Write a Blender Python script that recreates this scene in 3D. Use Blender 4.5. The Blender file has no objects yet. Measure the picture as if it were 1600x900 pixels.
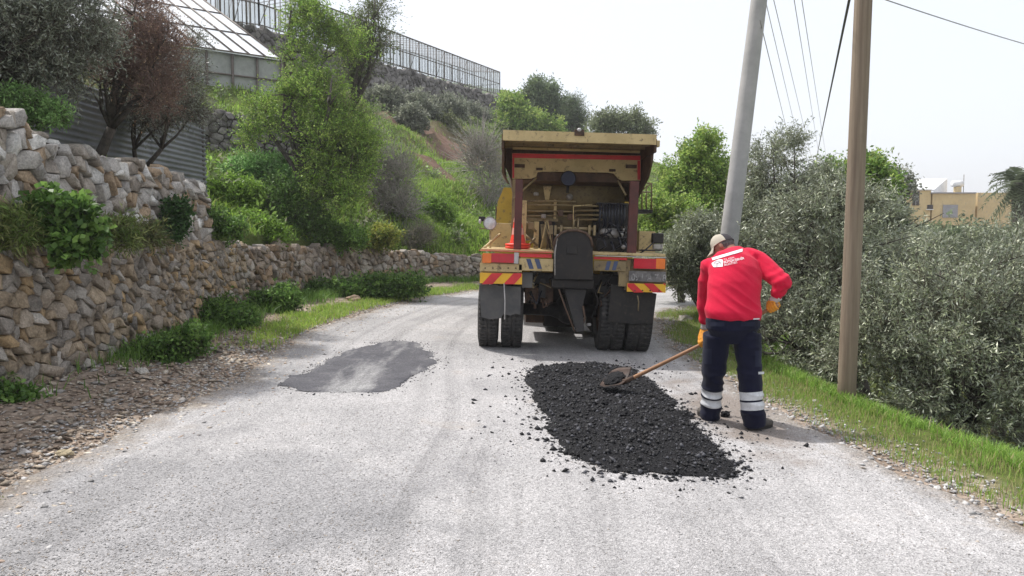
import bpy, bmesh, math, random
import numpy as np
from mathutils import Vector, Matrix, noise as mnoise
from mathutils.bvhtree import BVHTree

random.seed(7)
scene = bpy.context.scene
COL = scene.collection
R = math.radians

# ------------------------------------------------------------------ camera
PITCH = math.atan(90 / 1200.0)
cam_d = bpy.data.cameras.new("camera"); cam = bpy.data.objects.new("camera", cam_d); COL.objects.link(cam)
cam.location = (0, 0, 1.6); cam.rotation_euler = (math.pi / 2 - PITCH, 0, 0)
cam_d.sensor_width = 36; cam_d.lens = 27; cam_d.clip_start = 0.05; cam_d.clip_end = 3000
scene.camera = cam
# ------------------------------------------------------------------ world: hazy bright sky
SUN_EL, SUN_AZ = R(58), math.atan2(-0.85, 0.53)
world = bpy.data.worlds.new("World"); scene.world = world; world.use_nodes = True
wt = world.node_tree; wt.nodes.clear()
sky = wt.nodes.new("ShaderNodeTexSky"); sky.sky_type = 'NISHITA'; sky.sun_disc = False
sky.sun_elevation = SUN_EL; sky.sun_rotation = SUN_AZ; sky.air_density = 1.0; sky.dust_density = 4.0; sky.ozone_density = 1.0
bg1 = wt.nodes.new("ShaderNodeBackground"); bg1.inputs[1].default_value = 0.055
bg2 = wt.nodes.new("ShaderNodeBackground"); bg2.inputs[0].default_value = (0.94, 0.955, 1.0, 1); bg2.inputs[1].default_value = 0.74
ad = wt.nodes.new("ShaderNodeAddShader"); wo = wt.nodes.new("ShaderNodeOutputWorld")
wt.links.new(sky.outputs[0], bg1.inputs[0]); wt.links.new(bg1.outputs[0], ad.inputs[0]); wt.links.new(bg2.outputs[0], ad.inputs[1])
wt.links.new(ad.outputs[0], wo.inputs[0])
# ------------------------------------------------------------------ sun
sd = bpy.data.lights.new("sun", 'SUN'); sun = bpy.data.objects.new("sun", sd); COL.objects.link(sun)
sd.energy = 3.9; sd.angle = R(1.2); sd.color = (1.0, 0.97, 0.93)
SDIR = Vector((math.sin(SUN_AZ) * math.cos(SUN_EL), math.cos(SUN_AZ) * math.cos(SUN_EL), math.sin(SUN_EL)))
sun.rotation_euler = SDIR.to_track_quat('Z', 'Y').to_euler()
vs = scene.view_settings; vs.view_transform = 'Standard'; vs.look = 'None'; vs.exposure = 0.24; vs.gamma = 1.0; vs.use_curve_mapping = False
scene.render.engine = 'CYCLES'

# ------------------------------------------------------------------ helpers
def W(px, py, Y):
    a = (px - 800) / 1200.0; b = (450 - py) / 1200.0
    cp, sp = math.cos(PITCH), math.sin(PITCH)
    d = (a, cp + b * sp, -sp + b * cp)
    t = Y / d[1]
    return Vector((d[0] * t, Y, 1.6 + d[2] * t))

def tag(o, label=None, cat=None, group=None, kind=None):
    if label: o['label'] = label
    if cat: o['category'] = cat
    if group: o['group'] = group
    if kind: o['kind'] = kind
    return o

def empty(name, loc=(0, 0, 0), **k):
    o = bpy.data.objects.new(name, None); COL.objects.link(o); o.location = loc
    return tag(o, **k)

def link(name, me, parent=None):
    o = bpy.data.objects.new(name, me); COL.objects.link(o)
    if parent is not None:
        o.parent = parent
        o.matrix_parent_inverse = pinv(parent)
    return o

def pinv(p):
    m = p.matrix_basis.copy()
    q = p.parent
    if q is not None:
        m = world_of(p)
    return m.inverted()

def world_of(o):
    if o.parent is None: return o.matrix_basis.copy()
    return world_of(o.parent) @ o.matrix_parent_inverse @ o.matrix_basis

class MB:
    """collects verts and faces of ONE mesh"""
    def __init__(s): s.v = []; s.f = []; s.m = []; s.sm = []; s.mi = 0; s.smooth = False
    def add(s, vs_, fs):
        n = len(s.v); s.v += [tuple(p) for p in vs_]
        for f in fs:
            s.f.append([i + n for i in f]); s.m.append(s.mi); s.sm.append(s.smooth)
    def box(s, lo, hi, M=None, bev=0.0):
        b = bmesh.new(); bmesh.ops.create_cube(b, size=1)
        for v in b.verts:
            v.co = Vector([(lo[i] + hi[i]) / 2 + v.co[i] * (hi[i] - lo[i]) for i in range(3)])
        if bev > 0:
            bmesh.ops.bevel(b, geom=b.edges[:], offset=bev, segments=2, affect='EDGES', profile=0.6)
        s.addbm(b, M)
    def addbm(s, b, M=None):
        b.verts.index_update()
        vs_ = [(M @ v.co) if M is not None else v.co.copy() for v in b.verts]
        s.add(vs_, [[v.index for v in f.verts] for f in b.faces]); b.free()
    def tube(s, pts, radii, n=8, cap=True):
        pts = [Vector(p) for p in pts]
        if not hasattr(radii, '__len__'): radii = [radii] * len(pts)
        rings = []; ref = None
        for i, p in enumerate(pts):
            t = (pts[min(i + 1, len(pts) - 1)] - pts[max(i - 1, 0)]).normalized()
            if ref is None:
                ref = t.orthogonal().normalized()
            ref = (ref - t * ref.dot(t)).normalized(); b = t.cross(ref)
            rings.append([p + (ref * math.cos(2 * math.pi * k / n) + b * math.sin(2 * math.pi * k / n)) * radii[i] for k in range(n)])
        V = [q for r in rings for q in r]; F = []
        for i in range(len(pts) - 1):
            for k in range(n):
                F.append([i * n + k, i * n + (k + 1) % n, (i + 1) * n + (k + 1) % n, (i + 1) * n + k])
        if cap:
            F.append(list(range(n))[::-1]); F.append([(len(pts) - 1) * n + k for k in range(n)])
        o = s.smooth; s.smooth = True; s.add(V, F); s.smooth = o
    def loft(s, cs, rx, ry, side, n=20, cap=True):
        cs = [Vector(c) for c in cs]; V = []; F = []
        for i, c in enumerate(cs):
            t = (cs[min(i + 1, len(cs) - 1)] - cs[max(i - 1, 0)]).normalized()
            sd_ = Vector(side); sd_ = (sd_ - t * sd_.dot(t)).normalized(); b = t.cross(sd_)
            for k in range(n):
                a = 2 * math.pi * k / n
                V.append(c + sd_ * rx[i] * math.cos(a) + b * ry[i] * math.sin(a))
        for i in range(len(cs) - 1):
            for k in range(n):
                F.append([i * n + k, i * n + (k + 1) % n, (i + 1) * n + (k + 1) % n, (i + 1) * n + k])
        if cap:
            F.append(list(range(n))[::-1]); F.append([(len(cs) - 1) * n + k for k in range(n)])
        o = s.smooth; s.smooth = True; s.add(V, F); s.smooth = o
    def ball(s, c, ax, r, n=14):
        """ellipsoid: ax = three unit axis vectors, r = three radii"""
        b = bmesh.new(); bmesh.ops.create_uvsphere(b, u_segments=n, v_segments=max(6, n // 2 + 1), radius=1)
        c = Vector(c); ax = [Vector(a) for a in ax]
        for v in b.verts:
            q = v.co.copy(); v.co = c + ax[0] * q.x * r[0] + ax[1] * q.y * r[1] + ax[2] * q.z * r[2]
        o = s.smooth; s.smooth = True; s.addbm(b); s.smooth = o
    def lathe(s, prof, M=None, n=24):
        V = []; F = []
        for (r, z) in prof:
            for k in range(n):
                a = 2 * math.pi * k / n; q = Vector((r * math.cos(a), r * math.sin(a), z)); V.append(M @ q if M is not None else q)
        for i in range(len(prof) - 1):
            for k in range(n):
                F.append([i * n + k, i * n + (k + 1) % n, (i + 1) * n + (k + 1) % n, (i + 1) * n + k])
        o = s.smooth; s.smooth = True; s.add(V, F); s.smooth = o
    def prism(s, poly, d):
        """poly: list of 3d points (planar), extruded by vector d"""
        n = len(poly); d = Vector(d); V = [Vector(p) for p in poly] + [Vector(p) + d for p in poly]
        F = [list(range(n))[::-1], list(range(n, 2 * n))] + [[i, (i + 1) % n, n + (i + 1) % n, n + i] for i in range(n)]
        s.add(V, F)
    def mesh(s, name, mats):
        me = bpy.data.meshes.new(name); me.from_pydata(s.v, [], s.f)
        if not isinstance(mats, (list, tuple)): mats = [mats]
        for m in mats: me.materials.append(m)
        me.polygons.foreach_set('material_index', s.m); me.polygons.foreach_set('use_smooth', s.sm)
        bm = bmesh.new(); bm.from_mesh(me); bmesh.ops.recalc_face_normals(bm, faces=bm.faces); bm.to_mesh(me); bm.free()
        me.update(); return me
    def build(s, name, mats, parent=None): return link(name, s.mesh(name, mats), parent)

def npmesh(name, V, F, mats, col=None, mi=None, smooth=False):
    V = np.asarray(V, dtype=np.float32); F = np.asarray(F, dtype=np.int32)
    me = bpy.data.meshes.new(name); k = F.shape[1]
    me.vertices.add(len(V)); me.vertices.foreach_set('co', V.ravel())
    me.loops.add(F.size); me.loops.foreach_set('vertex_index', F.ravel())
    me.polygons.add(len(F)); me.polygons.foreach_set('loop_start', np.arange(0, F.size, k, dtype=np.int32))
    me.polygons.foreach_set('loop_total', np.full(len(F), k, dtype=np.int32))
    if not isinstance(mats, (list, tuple)): mats = [mats]
    for m in mats: me.materials.append(m)
    if mi is not None: me.polygons.foreach_set('material_index', np.asarray(mi, dtype=np.int32))
    if smooth: me.polygons.foreach_set('use_smooth', np.ones(len(F), dtype=bool))
    if col is not None:
        at = me.color_attributes.new('Col', 'FLOAT_COLOR', 'POINT')
        c = np.ones((len(V), 4), dtype=np.float32); c[:, :3] = col; at.data.foreach_set('color', c.ravel())
    me.update(); me.validate(); return me

# value noise in numpy
_rs = np.random.RandomState(3); _perm = _rs.rand(64, 64, 64)
def vnoise(x, y, z=0.0):
    x = np.asarray(x, float); y = np.asarray(y, float); z = np.zeros_like(x) + z
    xi = np.floor(x).astype(int); yi = np.floor(y).astype(int); zi = np.floor(z).astype(int)
    xf = x - xi; yf = y - yi; zf = z - zi
    xf = xf * xf * (3 - 2 * xf); yf = yf * yf * (3 - 2 * yf); zf = zf * zf * (3 - 2 * zf)
    def g(a, b, c): return _perm[(xi + a) % 64, (yi + b) % 64, (zi + c) % 64]
    r = 0
    for a in (0, 1):
        for b in (0, 1):
            for c in (0, 1):
                r = r + g(a, b, c) * (xf if a else 1 - xf) * (yf if b else 1 - yf) * (zf if c else 1 - zf)
    return r * 2 - 1
def fbm(x, y, z=0.0, o=4):
    r = 0; a = 0.5; f = 1.0
    for i in range(o):
        r = r + a * vnoise(np.asarray(x) * f + 17.3 * i, np.asarray(y) * f + 5.1 * i, np.asarray(z) * f); a *= .5; f *= 2.03
    return r

# ------------------------------------------------------------------ materials
def nodes_of(name):
    m = bpy.data.materials.new(name); m.use_nodes = True; nt = m.node_tree; nt.nodes.clear()
    out = nt.nodes.new('ShaderNodeOutputMaterial'); p = nt.nodes.new('ShaderNodeBsdfPrincipled'); nt.links.new(p.outputs[0], out.inputs[0])
    return m, nt, p, out
def N(nt, t, **k):
    n = nt.nodes.new(t)
    for a, b in k.items(): setattr(n, a, b)
    return n
def ramp(nt, src, stops):
    r = N(nt, 'ShaderNodeValToRGB'); e = r.color_ramp.elements
    while len(e) < len(stops): e.new(0.5)
    for i, (p, c) in enumerate(stops):
        e[i].position = p; e[i].color = (c[0], c[1], c[2], 1) if hasattr(c, '__len__') else (c, c, c, 1)
    nt.links.new(src, r.inputs[0]); return r.outputs[0]
def mixc(nt, f, a, b, mode='MIX'):
    n = N(nt, 'ShaderNodeMix', data_type='RGBA', blend_type=mode)
    for s, v in ((n.inputs[0], f), (n.inputs[6], a), (n.inputs[7], b)):
        if hasattr(v, 'is_linked') or hasattr(v, 'links'): nt.links.new(v, s)
        elif isinstance(v, (int, float)): s.default_value = v if s == n.inputs[0] else (v, v, v, 1)
        else: s.default_value = (v[0], v[1], v[2], 1)
    return n.outputs[2]
def noise(nt, scale, detail=4, rough=0.6, vec=None, dist=0.0):
    n = N(nt, 'ShaderNodeTexNoise'); n.inputs['Scale'].default_value = scale; n.inputs['Detail'].default_value = detail
    n.inputs['Roughness'].default_value = rough; n.inputs['Distortion'].default_value = dist
    if vec is None:
        vec = getco(nt)
    nt.links.new(vec, n.inputs['Vector']); return n.outputs[0]
def getco(nt):
    for n in nt.nodes:
        if n.bl_idname == 'ShaderNodeTexCoord': return n.outputs['Object']
    return N(nt, 'ShaderNodeTexCoord').outputs['Object']
def bump(nt, h, strength, dist, p):
    b = N(nt, 'ShaderNodeBump'); b.inputs['Strength'].default_value = strength; b.inputs['Distance'].default_value = dist
    nt.links.new(h, b.inputs['Height']); nt.links.new(b.outputs[0], p.inputs['Normal']); return b
def pm(name, c1, c2=None, scale=6, rough=0.6, metal=0.0, bmp=0.0, c3=None, spec=0.4, lo=0.4, hi=0.62, bscale=None):
    m, nt, p, out = nodes_of(name)
    p.inputs['Roughness'].default_value = rough; p.inputs['Metallic'].default_value = metal
    p.inputs['Specular IOR Level'].default_value = spec
    if c2 is None: c2 = tuple(x * 0.8 for x in c1)
    c = ramp(nt, noise(nt, scale, 6, 0.65), [(lo, c1), (hi, c2)])
    if c3 is not None:
        c = mixc(nt, ramp(nt, noise(nt, scale * 3.7, 5, 0.7), [(0.55, 0), (0.68, 1)]), c, c3)
    nt.links.new(c, p.inputs['Base Color'])
    if bmp: bump(nt, noise(nt, bscale or scale * 6, 4, 0.6), 0.6, bmp, p)
    return m
def attr_col(nt, name='Col'):
    a = N(nt, 'ShaderNodeVertexColor'); a.layer_name = name; return a.outputs[0]

def leaf_mat(name, trans=0.3, rough=0.5, spec=0.3, back=None):
    m, nt, p, out = nodes_of(name)
    c = attr_col(nt)
    if back is not None:
        g = N(nt, 'ShaderNodeNewGeometry'); c = mixc(nt, g.outputs['Backfacing'], c, mixc(nt, 0.6, c, back))
    nt.links.new(c, p.inputs['Base Color']); p.inputs['Roughness'].default_value = rough; p.inputs['Specular IOR Level'].default_value = spec
    t = N(nt, 'ShaderNodeBsdfTranslucent'); ms = N(nt, 'ShaderNodeMixShader'); ms.inputs[0].default_value = trans
    nt.links.new(c, t.inputs[0]); nt.links.new(p.outputs[0], ms.inputs[1]); nt.links.new(t.outputs[0], ms.inputs[2]); nt.links.new(ms.outputs[0], out.inputs[0])
    return m
M_leaf = leaf_mat('leaf', 0.4)
M_olive = leaf_mat('olive_leaf', 0.15, 0.42, 0.5, back=(0.40, 0.43, 0.36))
M_grass = leaf_mat('grass_blade', 0.45)
M_bark = pm('bark', (0.10, 0.085, 0.07), (0.05, 0.042, 0.035), 14, 0.9, bmp=0.02)
M_twig = pm('twig', (0.13, 0.105, 0.08), (0.08, 0.065, 0.05), 9, 0.9)
M_greytwig = pm('grey_twig', (0.40, 0.36, 0.33), (0.27, 0.24, 0.22), 9, 0.9)
M_redtwig = pm('red_twig', (0.24, 0.155, 0.125), (0.16, 0.115, 0.095), 9, 0.9)

def stone_mat(name, mul=1.0, wet=False):
    m, nt, p, out = nodes_of(name)
    c = attr_col(nt)
    n1 = noise(nt, 5, 8, 0.7); n2 = noise(nt, 45, 5, 0.7)
    c = mixc(nt, 1.0, c, ramp(nt, n1, [(0.30, 0.60), (0.5, 1.0), (0.72, 1.25)]), 'MULTIPLY')
    c = mixc(nt, ramp(nt, noise(nt, 9, 6, 0.75), [(0.60, 0), (0.70, 0.55)]), c, (0.34, 0.34, 0.32))
    c = mixc(nt, 0.55, c, ramp(nt, n2, [(0.32, 0.35), (0.66, 1.4)]), 'MULTIPLY')
    nt.links.new(c, p.inputs['Base Color']); p.inputs['Roughness'].default_value = 0.9; p.inputs['Specular IOR Level'].default_value = 0.2
    h = mixc(nt, 0.5, n2, n1); bump(nt, h, 1.0, 0.035, p)
    return m
M_stone = stone_mat('field_stone')
M_mortar = pm('wall_core_earth', (0.10, 0.08, 0.062), (0.06, 0.05, 0.04), 14, 1.0, bmp=0.03)
# ------------------------------------------------------------------ ground layout
RE = [(3.3,-6),(3.0,3),(2.9,4.4),(2.75,5.5),(2.5,6.9),(2.35,9),(2.4,12),(2.9,15.5),(4.2,17.6),(7,19),(12,20.5),(20,22),(40,24)]
LE = [(-3.0,-6),(-3.0,3),(-3.0,4.4),(-2.95,5.8),(-2.8,6.9),(-3.0,9.6),(-3.1,11.6),(-2.85,14.2),(-2.2,17.2),(-1.0,20.2),(1.5,22),(5,23),(12,24.5),(20,26),(40,28)]
WALLN = [(-4.2,2.0),(-4.3,4),(-4.35,7.5),(-4.5,10),(-4.7,13.7)]
WALLF = [(-4.75,13.5),(-4.45,16.5),(-3.8,19),(-2.6,21.2),(-1.0,22.6),(1.5,23.8),(5,24.8),(12,26.5),(20,28)]

def resample(P, n):
    P = np.array(P, float)
    for _ in range(2):          # corner rounding
        Q = [P[0]]
        for a, b in zip(P[:-1], P[1:]): Q += [a * .75 + b * .25, a * .25 + b * .75]
        Q.append(P[-1]); P = np.array(Q)
    L = np.r_[0, np.cumsum(np.linalg.norm(np.diff(P, axis=0), axis=1))]
    s = np.linspace(0, L[-1], n)
    return np.stack([np.interp(s, L, P[:, k]) for k in range(P.shape[1])], 1), s
def seg_dist(x, y, P):
    """distance to polyline and side (positive = right of travel direction)"""
    x = np.asarray(x, float); y = np.asarray(y, float); best = np.full(x.shape, 1e9); side = np.zeros(x.shape)
    for (ax, ay), (bx, by) in zip(P[:-1], P[1:]):
        dx, dy = bx - ax, by - ay; t = np.clip(((x - ax) * dx + (y - ay) * dy) / (dx * dx + dy * dy), 0, 1)
        qx, qy = x - (ax + t * dx), y - (ay + t * dy); d = np.hypot(qx, qy); k = d < best
        best = np.where(k, d, best); side = np.where(k, np.sign(dy * qx - dx * qy), side)
    return best, side
def gz(x, y):
    x = np.asarray(x, float); y = np.asarray(y, float)
    z = -0.03 * np.clip(x, -3.2, 3.0)
    d, s = seg_dist(x, y, RE); d = np.where(s > 0, d, 0)
    z = z - 0.45 * np.clip(d - 0.9, 0, 3.2) - 0.02 * np.clip(d - 4, 0, 60)
    dl, sl = seg_dist(x, y, LE); dl = np.where(sl < 0, dl, 0)
    z = z + 0.07 * np.clip(dl, 0, 1.5)
    rough = np.clip(np.maximum(d, dl) * 2, 0, 1)
    z = z + rough * 0.035 * fbm(x * 1.7, y * 1.7) + 0.012 * fbm(x * .6, y * .6, 3.0)
    return z
def gzf(x, y): return float(gz(np.array([x]), np.array([y]))[0])

# ground sheet, graded grid out to the horizon
def graded(lo, hi, c0, c1, fine, far):
    a = list(np.arange(c0, c1, fine)); s = fine; v = c1
    while v < hi: a.append(v); s *= 1.25; v += s
    a.append(hi); s = fine; v = c0 - fine
    b = []
    while v > lo: b.append(v); s *= 1.25; v -= s
    b.append(lo); return np.array(b[::-1] + a)
gx = graded(-1500, 1500, -6, 8, 0.09, 0); gy = graded(-60, 2000, 2.5, 26, 0.10, 0)
X, Yg = np.meshgrid(gx, gy); Z = gz(X, Yg)
Z -= 0.005
nx, ny = len(gx), len(gy)
idx = np.arange(nx * ny).reshape(ny, nx)
F = np.stack([idx[:-1, :-1].ravel(), idx[:-1, 1:].ravel(), idx[1:, 1:].ravel(), idx[1:, :-1].ravel()], 1)
dr, sr = seg_dist(X, Yg, RE); dl, sl = seg_dist(X, Yg, LE)
# green weight: verge on the right, strips on the left beyond Y 9
gw = np.where(sr > 0, np.clip((dr - 0.15 - 0.25 * fbm(X * 1.3, Yg * 1.3)) * 3, 0, 1), 0)
lw = np.clip((Yg - 9.0) / 3, 0, 1) * np.clip(1 - np.abs(dl - 0.45) / 0.55 + 0.5 * fbm(X * 2, Yg * 2), 0, 1)
gw = np.maximum(gw, np.where(sl < 0, lw, 0))
col = np.zeros((nx * ny, 3)); col[:, 0] = gw.ravel()
M_ground, nt, p, out = nodes_of('verge_earth')
a = attr_col(nt); sep = N(nt, 'ShaderNodeSeparateColor'); nt.links.new(a, sep.inputs[0])
dirt = ramp(nt, noise(nt, 3.0, 8, 0.7), [(0.3, (0.17, 0.13, 0.10)), (0.5, (0.27, 0.215, 0.17)), (0.7, (0.40, 0.34, 0.28))])
vor = N(nt, 'ShaderNodeTexVoronoi'); vor.inputs['Scale'].default_value = 26; nt.links.new(getco(nt), vor.inputs['Vector'])
dirt = mixc(nt, 0.6, dirt, ramp(nt, vor.outputs['Color'], [(0.2, 0.5), (0.8, 1.5)]), 'MULTIPLY')
gr = ramp(nt, noise(nt, 2.2, 6, 0.7), [(0.3, (0.06, 0.075, 0.022)), (0.55, (0.10, 0.12, 0.035)), (0.7, (0.17, 0.15, 0.07))])
c = mixc(nt, sep.outputs[0], dirt, gr); nt.links.new(c, p.inputs['Base Color']); p.inputs['Roughness'].default_value = 1.0
p.inputs['Specular IOR Level'].default_value = 0.1
bump(nt, mixc(nt, 0.5, noise(nt, 30, 5, 0.7), vor.outputs['Distance']), 0.8, 0.02, p)
g = link('ground', npmesh('ground', np.stack([X.ravel(), Yg.ravel(), Z.ravel()], 1), F, M_ground, col=col, smooth=True)); g['kind'] = 'structure'

# road sheet
nL = 700; Lp, sL = resample(LE, nL); Rp, sR = resample(RE, nL); nW = 60
t = np.linspace(0, 1, nW)[None, :]
edgeL = 0.22 * fbm(sL * 1.6, sL * 0, 1.0, 5); edgeR = 0.20 * fbm(sR * 1.6, sR * 0, 9.0, 5)
Wd = np.linalg.norm(Rp - Lp, axis=1)
tt = t * (1 + (edgeR - edgeL)[:, None] / Wd[:, None]) + edgeL[:, None] / Wd[:, None]
RX = Lp[:, None, 0] * (1 - tt) + Rp[:, None, 0] * tt; RY = Lp[:, None, 1] * (1 - tt) + Rp[:, None, 1] * tt
RZ = gz(RX, RY) + 0.006; RZ[:, 0] -= 0.03; RZ[:, -1] -= 0.03
idx = np.arange(nL * nW).reshape(nL, nW)
F = np.stack([idx[:-1, :-1].ravel(), idx[:-1, 1:].ravel(), idx[1:, 1:].ravel(), idx[1:, :-1].ravel()], 1)
M_road, nt, p, out = nodes_of('worn_chip_seal')
uvn = N(nt, 'ShaderNodeUVMap'); uvn.uv_map = 'along'
mp = N(nt, 'ShaderNodeMapping'); mp.inputs['Scale'].default_value = (3.2, 0.07, 1); nt.links.new(uvn.outputs[0], mp.inputs[0])
streak = noise(nt, 1.0, 6, 0.6, mp.outputs[0], 0.5)
v1 = N(nt, 'ShaderNodeTexVoronoi'); v1.inputs['Scale'].default_value = 140; nt.links.new(getco(nt), v1.inputs['Vector'])
v2 = N(nt, 'ShaderNodeTexVoronoi'); v2.inputs['Scale'].default_value = 75; nt.links.new(getco(nt), v2.inputs['Vector'])
base = ramp(nt, noise(nt, 0.55, 7, 0.62), [(0.30, (0.32, 0.313, 0.313)), (0.48, (0.415, 0.403, 0.40)), (0.66, (0.49, 0.475, 0.47))])
base = mixc(nt, 0.8, base, ramp(nt, streak, [(0.3, 0.66), (0.5, 1.0), (0.7, 1.12)]), 'MULTIPLY')
base = mixc(nt, 0.85, base, ramp(nt, v1.outputs['Color'], [(0.1, 0.5), (0.5, 1.0), (0.9, 1.3)]), 'MULTIPLY')
base = mixc(nt, 0.5, base, ramp(nt, v2.outputs['Color'], [(0.1, 0.6), (0.9, 1.35)]), 'MULTIPLY')
base = mixc(nt, ramp(nt, noise(nt, 1.1, 5, 0.7), [(0.60, 0), (0.74, 0.6)]), base, (0.34, 0.29, 0.24))
# darker worn area lower left where old binder shows
sx = N(nt, 'ShaderNodeSeparateXYZ'); nt.links.new(getco(nt), sx.inputs[0])
def blobmask(cx, cy, rx, ry, amt):
    m1 = N(nt, 'ShaderNodeMapping'); m1.inputs['Location'].default_value = (-cx / rx, -cy / ry, 0); m1.inputs['Scale'].default_value = (1 / rx, 1 / ry, 0)
    nt.links.new(getco(nt), m1.inputs[0])
    ln = N(nt, 'ShaderNodeVectorMath', operation='LENGTH'); nt.links.new(m1.outputs[0], ln.inputs[0])
    ads = N(nt, 'ShaderNodeMath', operation='ADD'); nt.links.new(ln.outputs['Value'], ads.inputs[0])
    ms = N(nt, 'ShaderNodeMath', operation='MULTIPLY_ADD'); nt.links.new(noise(nt, 1.6, 6, 0.65), ms.inputs[0]); ms.inputs[1].default_value = 2.2; ms.inputs[2].default_value = -1.1
    nt.links.new(ms.outputs[0], ads.inputs[1])
    return ramp(nt, ads.outputs[0], [(0.5, amt), (1.0, 0)])
base = mixc(nt, blobmask(-1.7, 4.3, 1.7, 1.3, 0.5), base, mixc(nt, 1.0, base, (0.50, 0.51, 0.53), 'MULTIPLY'))
base = mixc(nt, blobmask(2.0, 6.9, 0.5, 1.6, 0.7), base, (0.21, 0.165, 0.13))
ea = attr_col(nt); es = N(nt, 'ShaderNodeSeparateColor'); nt.links.new(ea, es.inputs[0])
em = N(nt, 'ShaderNodeMath', operation='MULTIPLY_ADD'); nt.links.new(noise(nt, 3.2, 7, 0.75), em.inputs[0]); em.inputs[1].default_value = 1.5; em.inputs[2].default_value = -0.75
ea2 = N(nt, 'ShaderNodeMath', operation='ADD'); nt.links.new(em.outputs[0], ea2.inputs[0]); nt.links.new(es.outputs[0], ea2.inputs[1])
base = mixc(nt, ramp(nt, ea2.outputs[0], [(0.35, 0), (0.9, 0.95)]), base, mixc(nt, 0.7, ramp(nt, noise(nt, 4.0, 7, 0.7), [(0.35, (0.20, 0.16, 0.125)), (0.65, (0.34, 0.30, 0.255))]), ramp(nt, v2.outputs['Color'], [(0.1, 0.45), (0.9, 1.4)]), 'MULTIPLY'))
nt.links.new(base, p.inputs['Base Color']); p.inputs['Roughness'].default_value = 0.85; p.inputs['Specular IOR Level'].default_value = 0.3
bump(nt, mixc(nt, 0.5, v1.outputs['Distance'], noise(nt, 60, 4, 0.7)), 1.0, 0.012, p)
dm = np.minimum(tt - tt[:, :1], tt[:, -1:] - tt) * Wd[:, None]; ecol = np.zeros((nL * nW, 3)); ecol[:, 0] = np.clip(1 - dm / .55, 0, 1).ravel()
me = npmesh('road', np.stack([RX.ravel(), RY.ravel(), RZ.ravel()], 1), F, M_road, col=ecol, smooth=True)
uv = me.uv_layers.new(name='along'); U = np.stack([(tt * Wd[:, None]).ravel(), np.repeat(sL, nW)], 1).astype(np.float32)
uv.data.foreach_set('uv', U[F.ravel()].ravel())
o = link('road', me); o['kind'] = 'structure'

# ------------------------------------------------------------------ hillside (thin plate spline through surveyed points)
def P3(px, py, Y): w = W(px, py, Y); return (w.x, w.y, w.z)
pts = [(-5.3,3,2.35),(-5.3,6,2.4),(-5.3,9,2.35),(-5.4,12,2.2),(-7.5,8,2.7),(-7.5,13,2.75),(-12,9,4.2),(-25,8,8),(-14,3,4.6),
       (-5.2,14.5,1.6),(-5.4,16,1.7),(-6.5,16,2.2),(-4.6,18.5,1.35),(-3.2,21.5,1.0),(-1.3,23.3,0.85),(2,24.8,0.8),(6,25.8,0.7),(13,28,0.3),(20,30,0),
       P3(360,285,18.5),P3(330,250,20.5),P3(430,262,20.5),P3(320,232,21),P3(480,250,23),P3(330,168,24.3),P3(450,175,25.5),P3(400,158,28),P3(500,190,29),
       P3(440,110,36),P3(560,170,38),P3(600,205,38),P3(680,206,47),P3(620,196,44),P3(730,206,52),P3(690,238,44),P3(640,242,38),P3(740,240,47),
       P3(700,262,39),P3(640,295,28),P3(700,310,30),P3(760,292,35),P3(660,345,24),P3(740,345,27),P3(700,375,24.5),P3(600,330,22.5),P3(560,330,21),P3(500,340,19.5),
       P3(560,142,50),P3(780,192,68),P3(405,80,42),P3(670,165,58),P3(480,110,45),
       P3(860,230,60),P3(950,262,55),P3(1030,310,50),P3(850,330,35),P3(950,350,32),
       (-40,30,15),(-60,60,22),(-30,80,20),(0,110,15),(25,100,3),(35,60,-.5),(48,60,-.5),(-22,18,8.5),(22,45,-.5),(-16,50,13.6),(-6,75,15),(4,90,15.5)]
pts = np.array(pts)
def tpsk(r2): return r2 * np.log(r2 + 1e-9) * 0.5
n = len(pts); D2 = ((pts[:, None, :2] - pts[None, :, :2]) ** 2).sum(2)
A = np.zeros((n + 3, n + 3)); A[:n, :n] = tpsk(D2) + np.eye(n) * 0.6; A[:n, n] = 1; A[:n, n + 1:] = pts[:, :2]; A[n:, :n] = A[:n, n:].T
wts = np.linalg.solve(A, np.r_[pts[:, 2], 0, 0, 0])
def hz(x, y):
    x = np.asarray(x, float); y = np.asarray(y, float); z = wts[n] + wts[n + 1] * x + wts[n + 2] * y
    for i in range(n): z = z + wts[i] * tpsk((x - pts[i, 0]) ** 2 + (y - pts[i, 1]) ** 2)
    sc = np.clip((y - 10) / 25, 0.25, 1.3)
    z = z - np.clip((y - 21) / 6, 0, 1) * .25 * np.sin(2 * math.pi * (z + .25 * fbm(x * .2, y * .2, 9.0)) / 1.7)
    return z + sc * (0.5 * fbm(x * .35, y * .35, 2.0) + 0.30 * fbm(x * 1.1, y * 1.1, 5.0))
def hzf(x, y): return float(hz(np.array([x]), np.array([y]))[0])
HP, hs = resample([(-4.95, -2)] + [(x - 0.42 * 1, y) for x, y in WALLN[:-1]] + [(-5.05, 13.4), (-4.8, 16.6), (-4.1, 19.3), (-2.85, 21.6), (-1.15, 23.0), (1.4, 24.2), (5, 25.2), (12, 26.9), (20, 28.4), (45, 32)], 260)
tan = np.gradient(HP, axis=0); tan /= np.linalg.norm(tan, axis=1)[:, None]; nrm = np.stack([-tan[:, 1], tan[:, 0]], 1)
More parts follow.
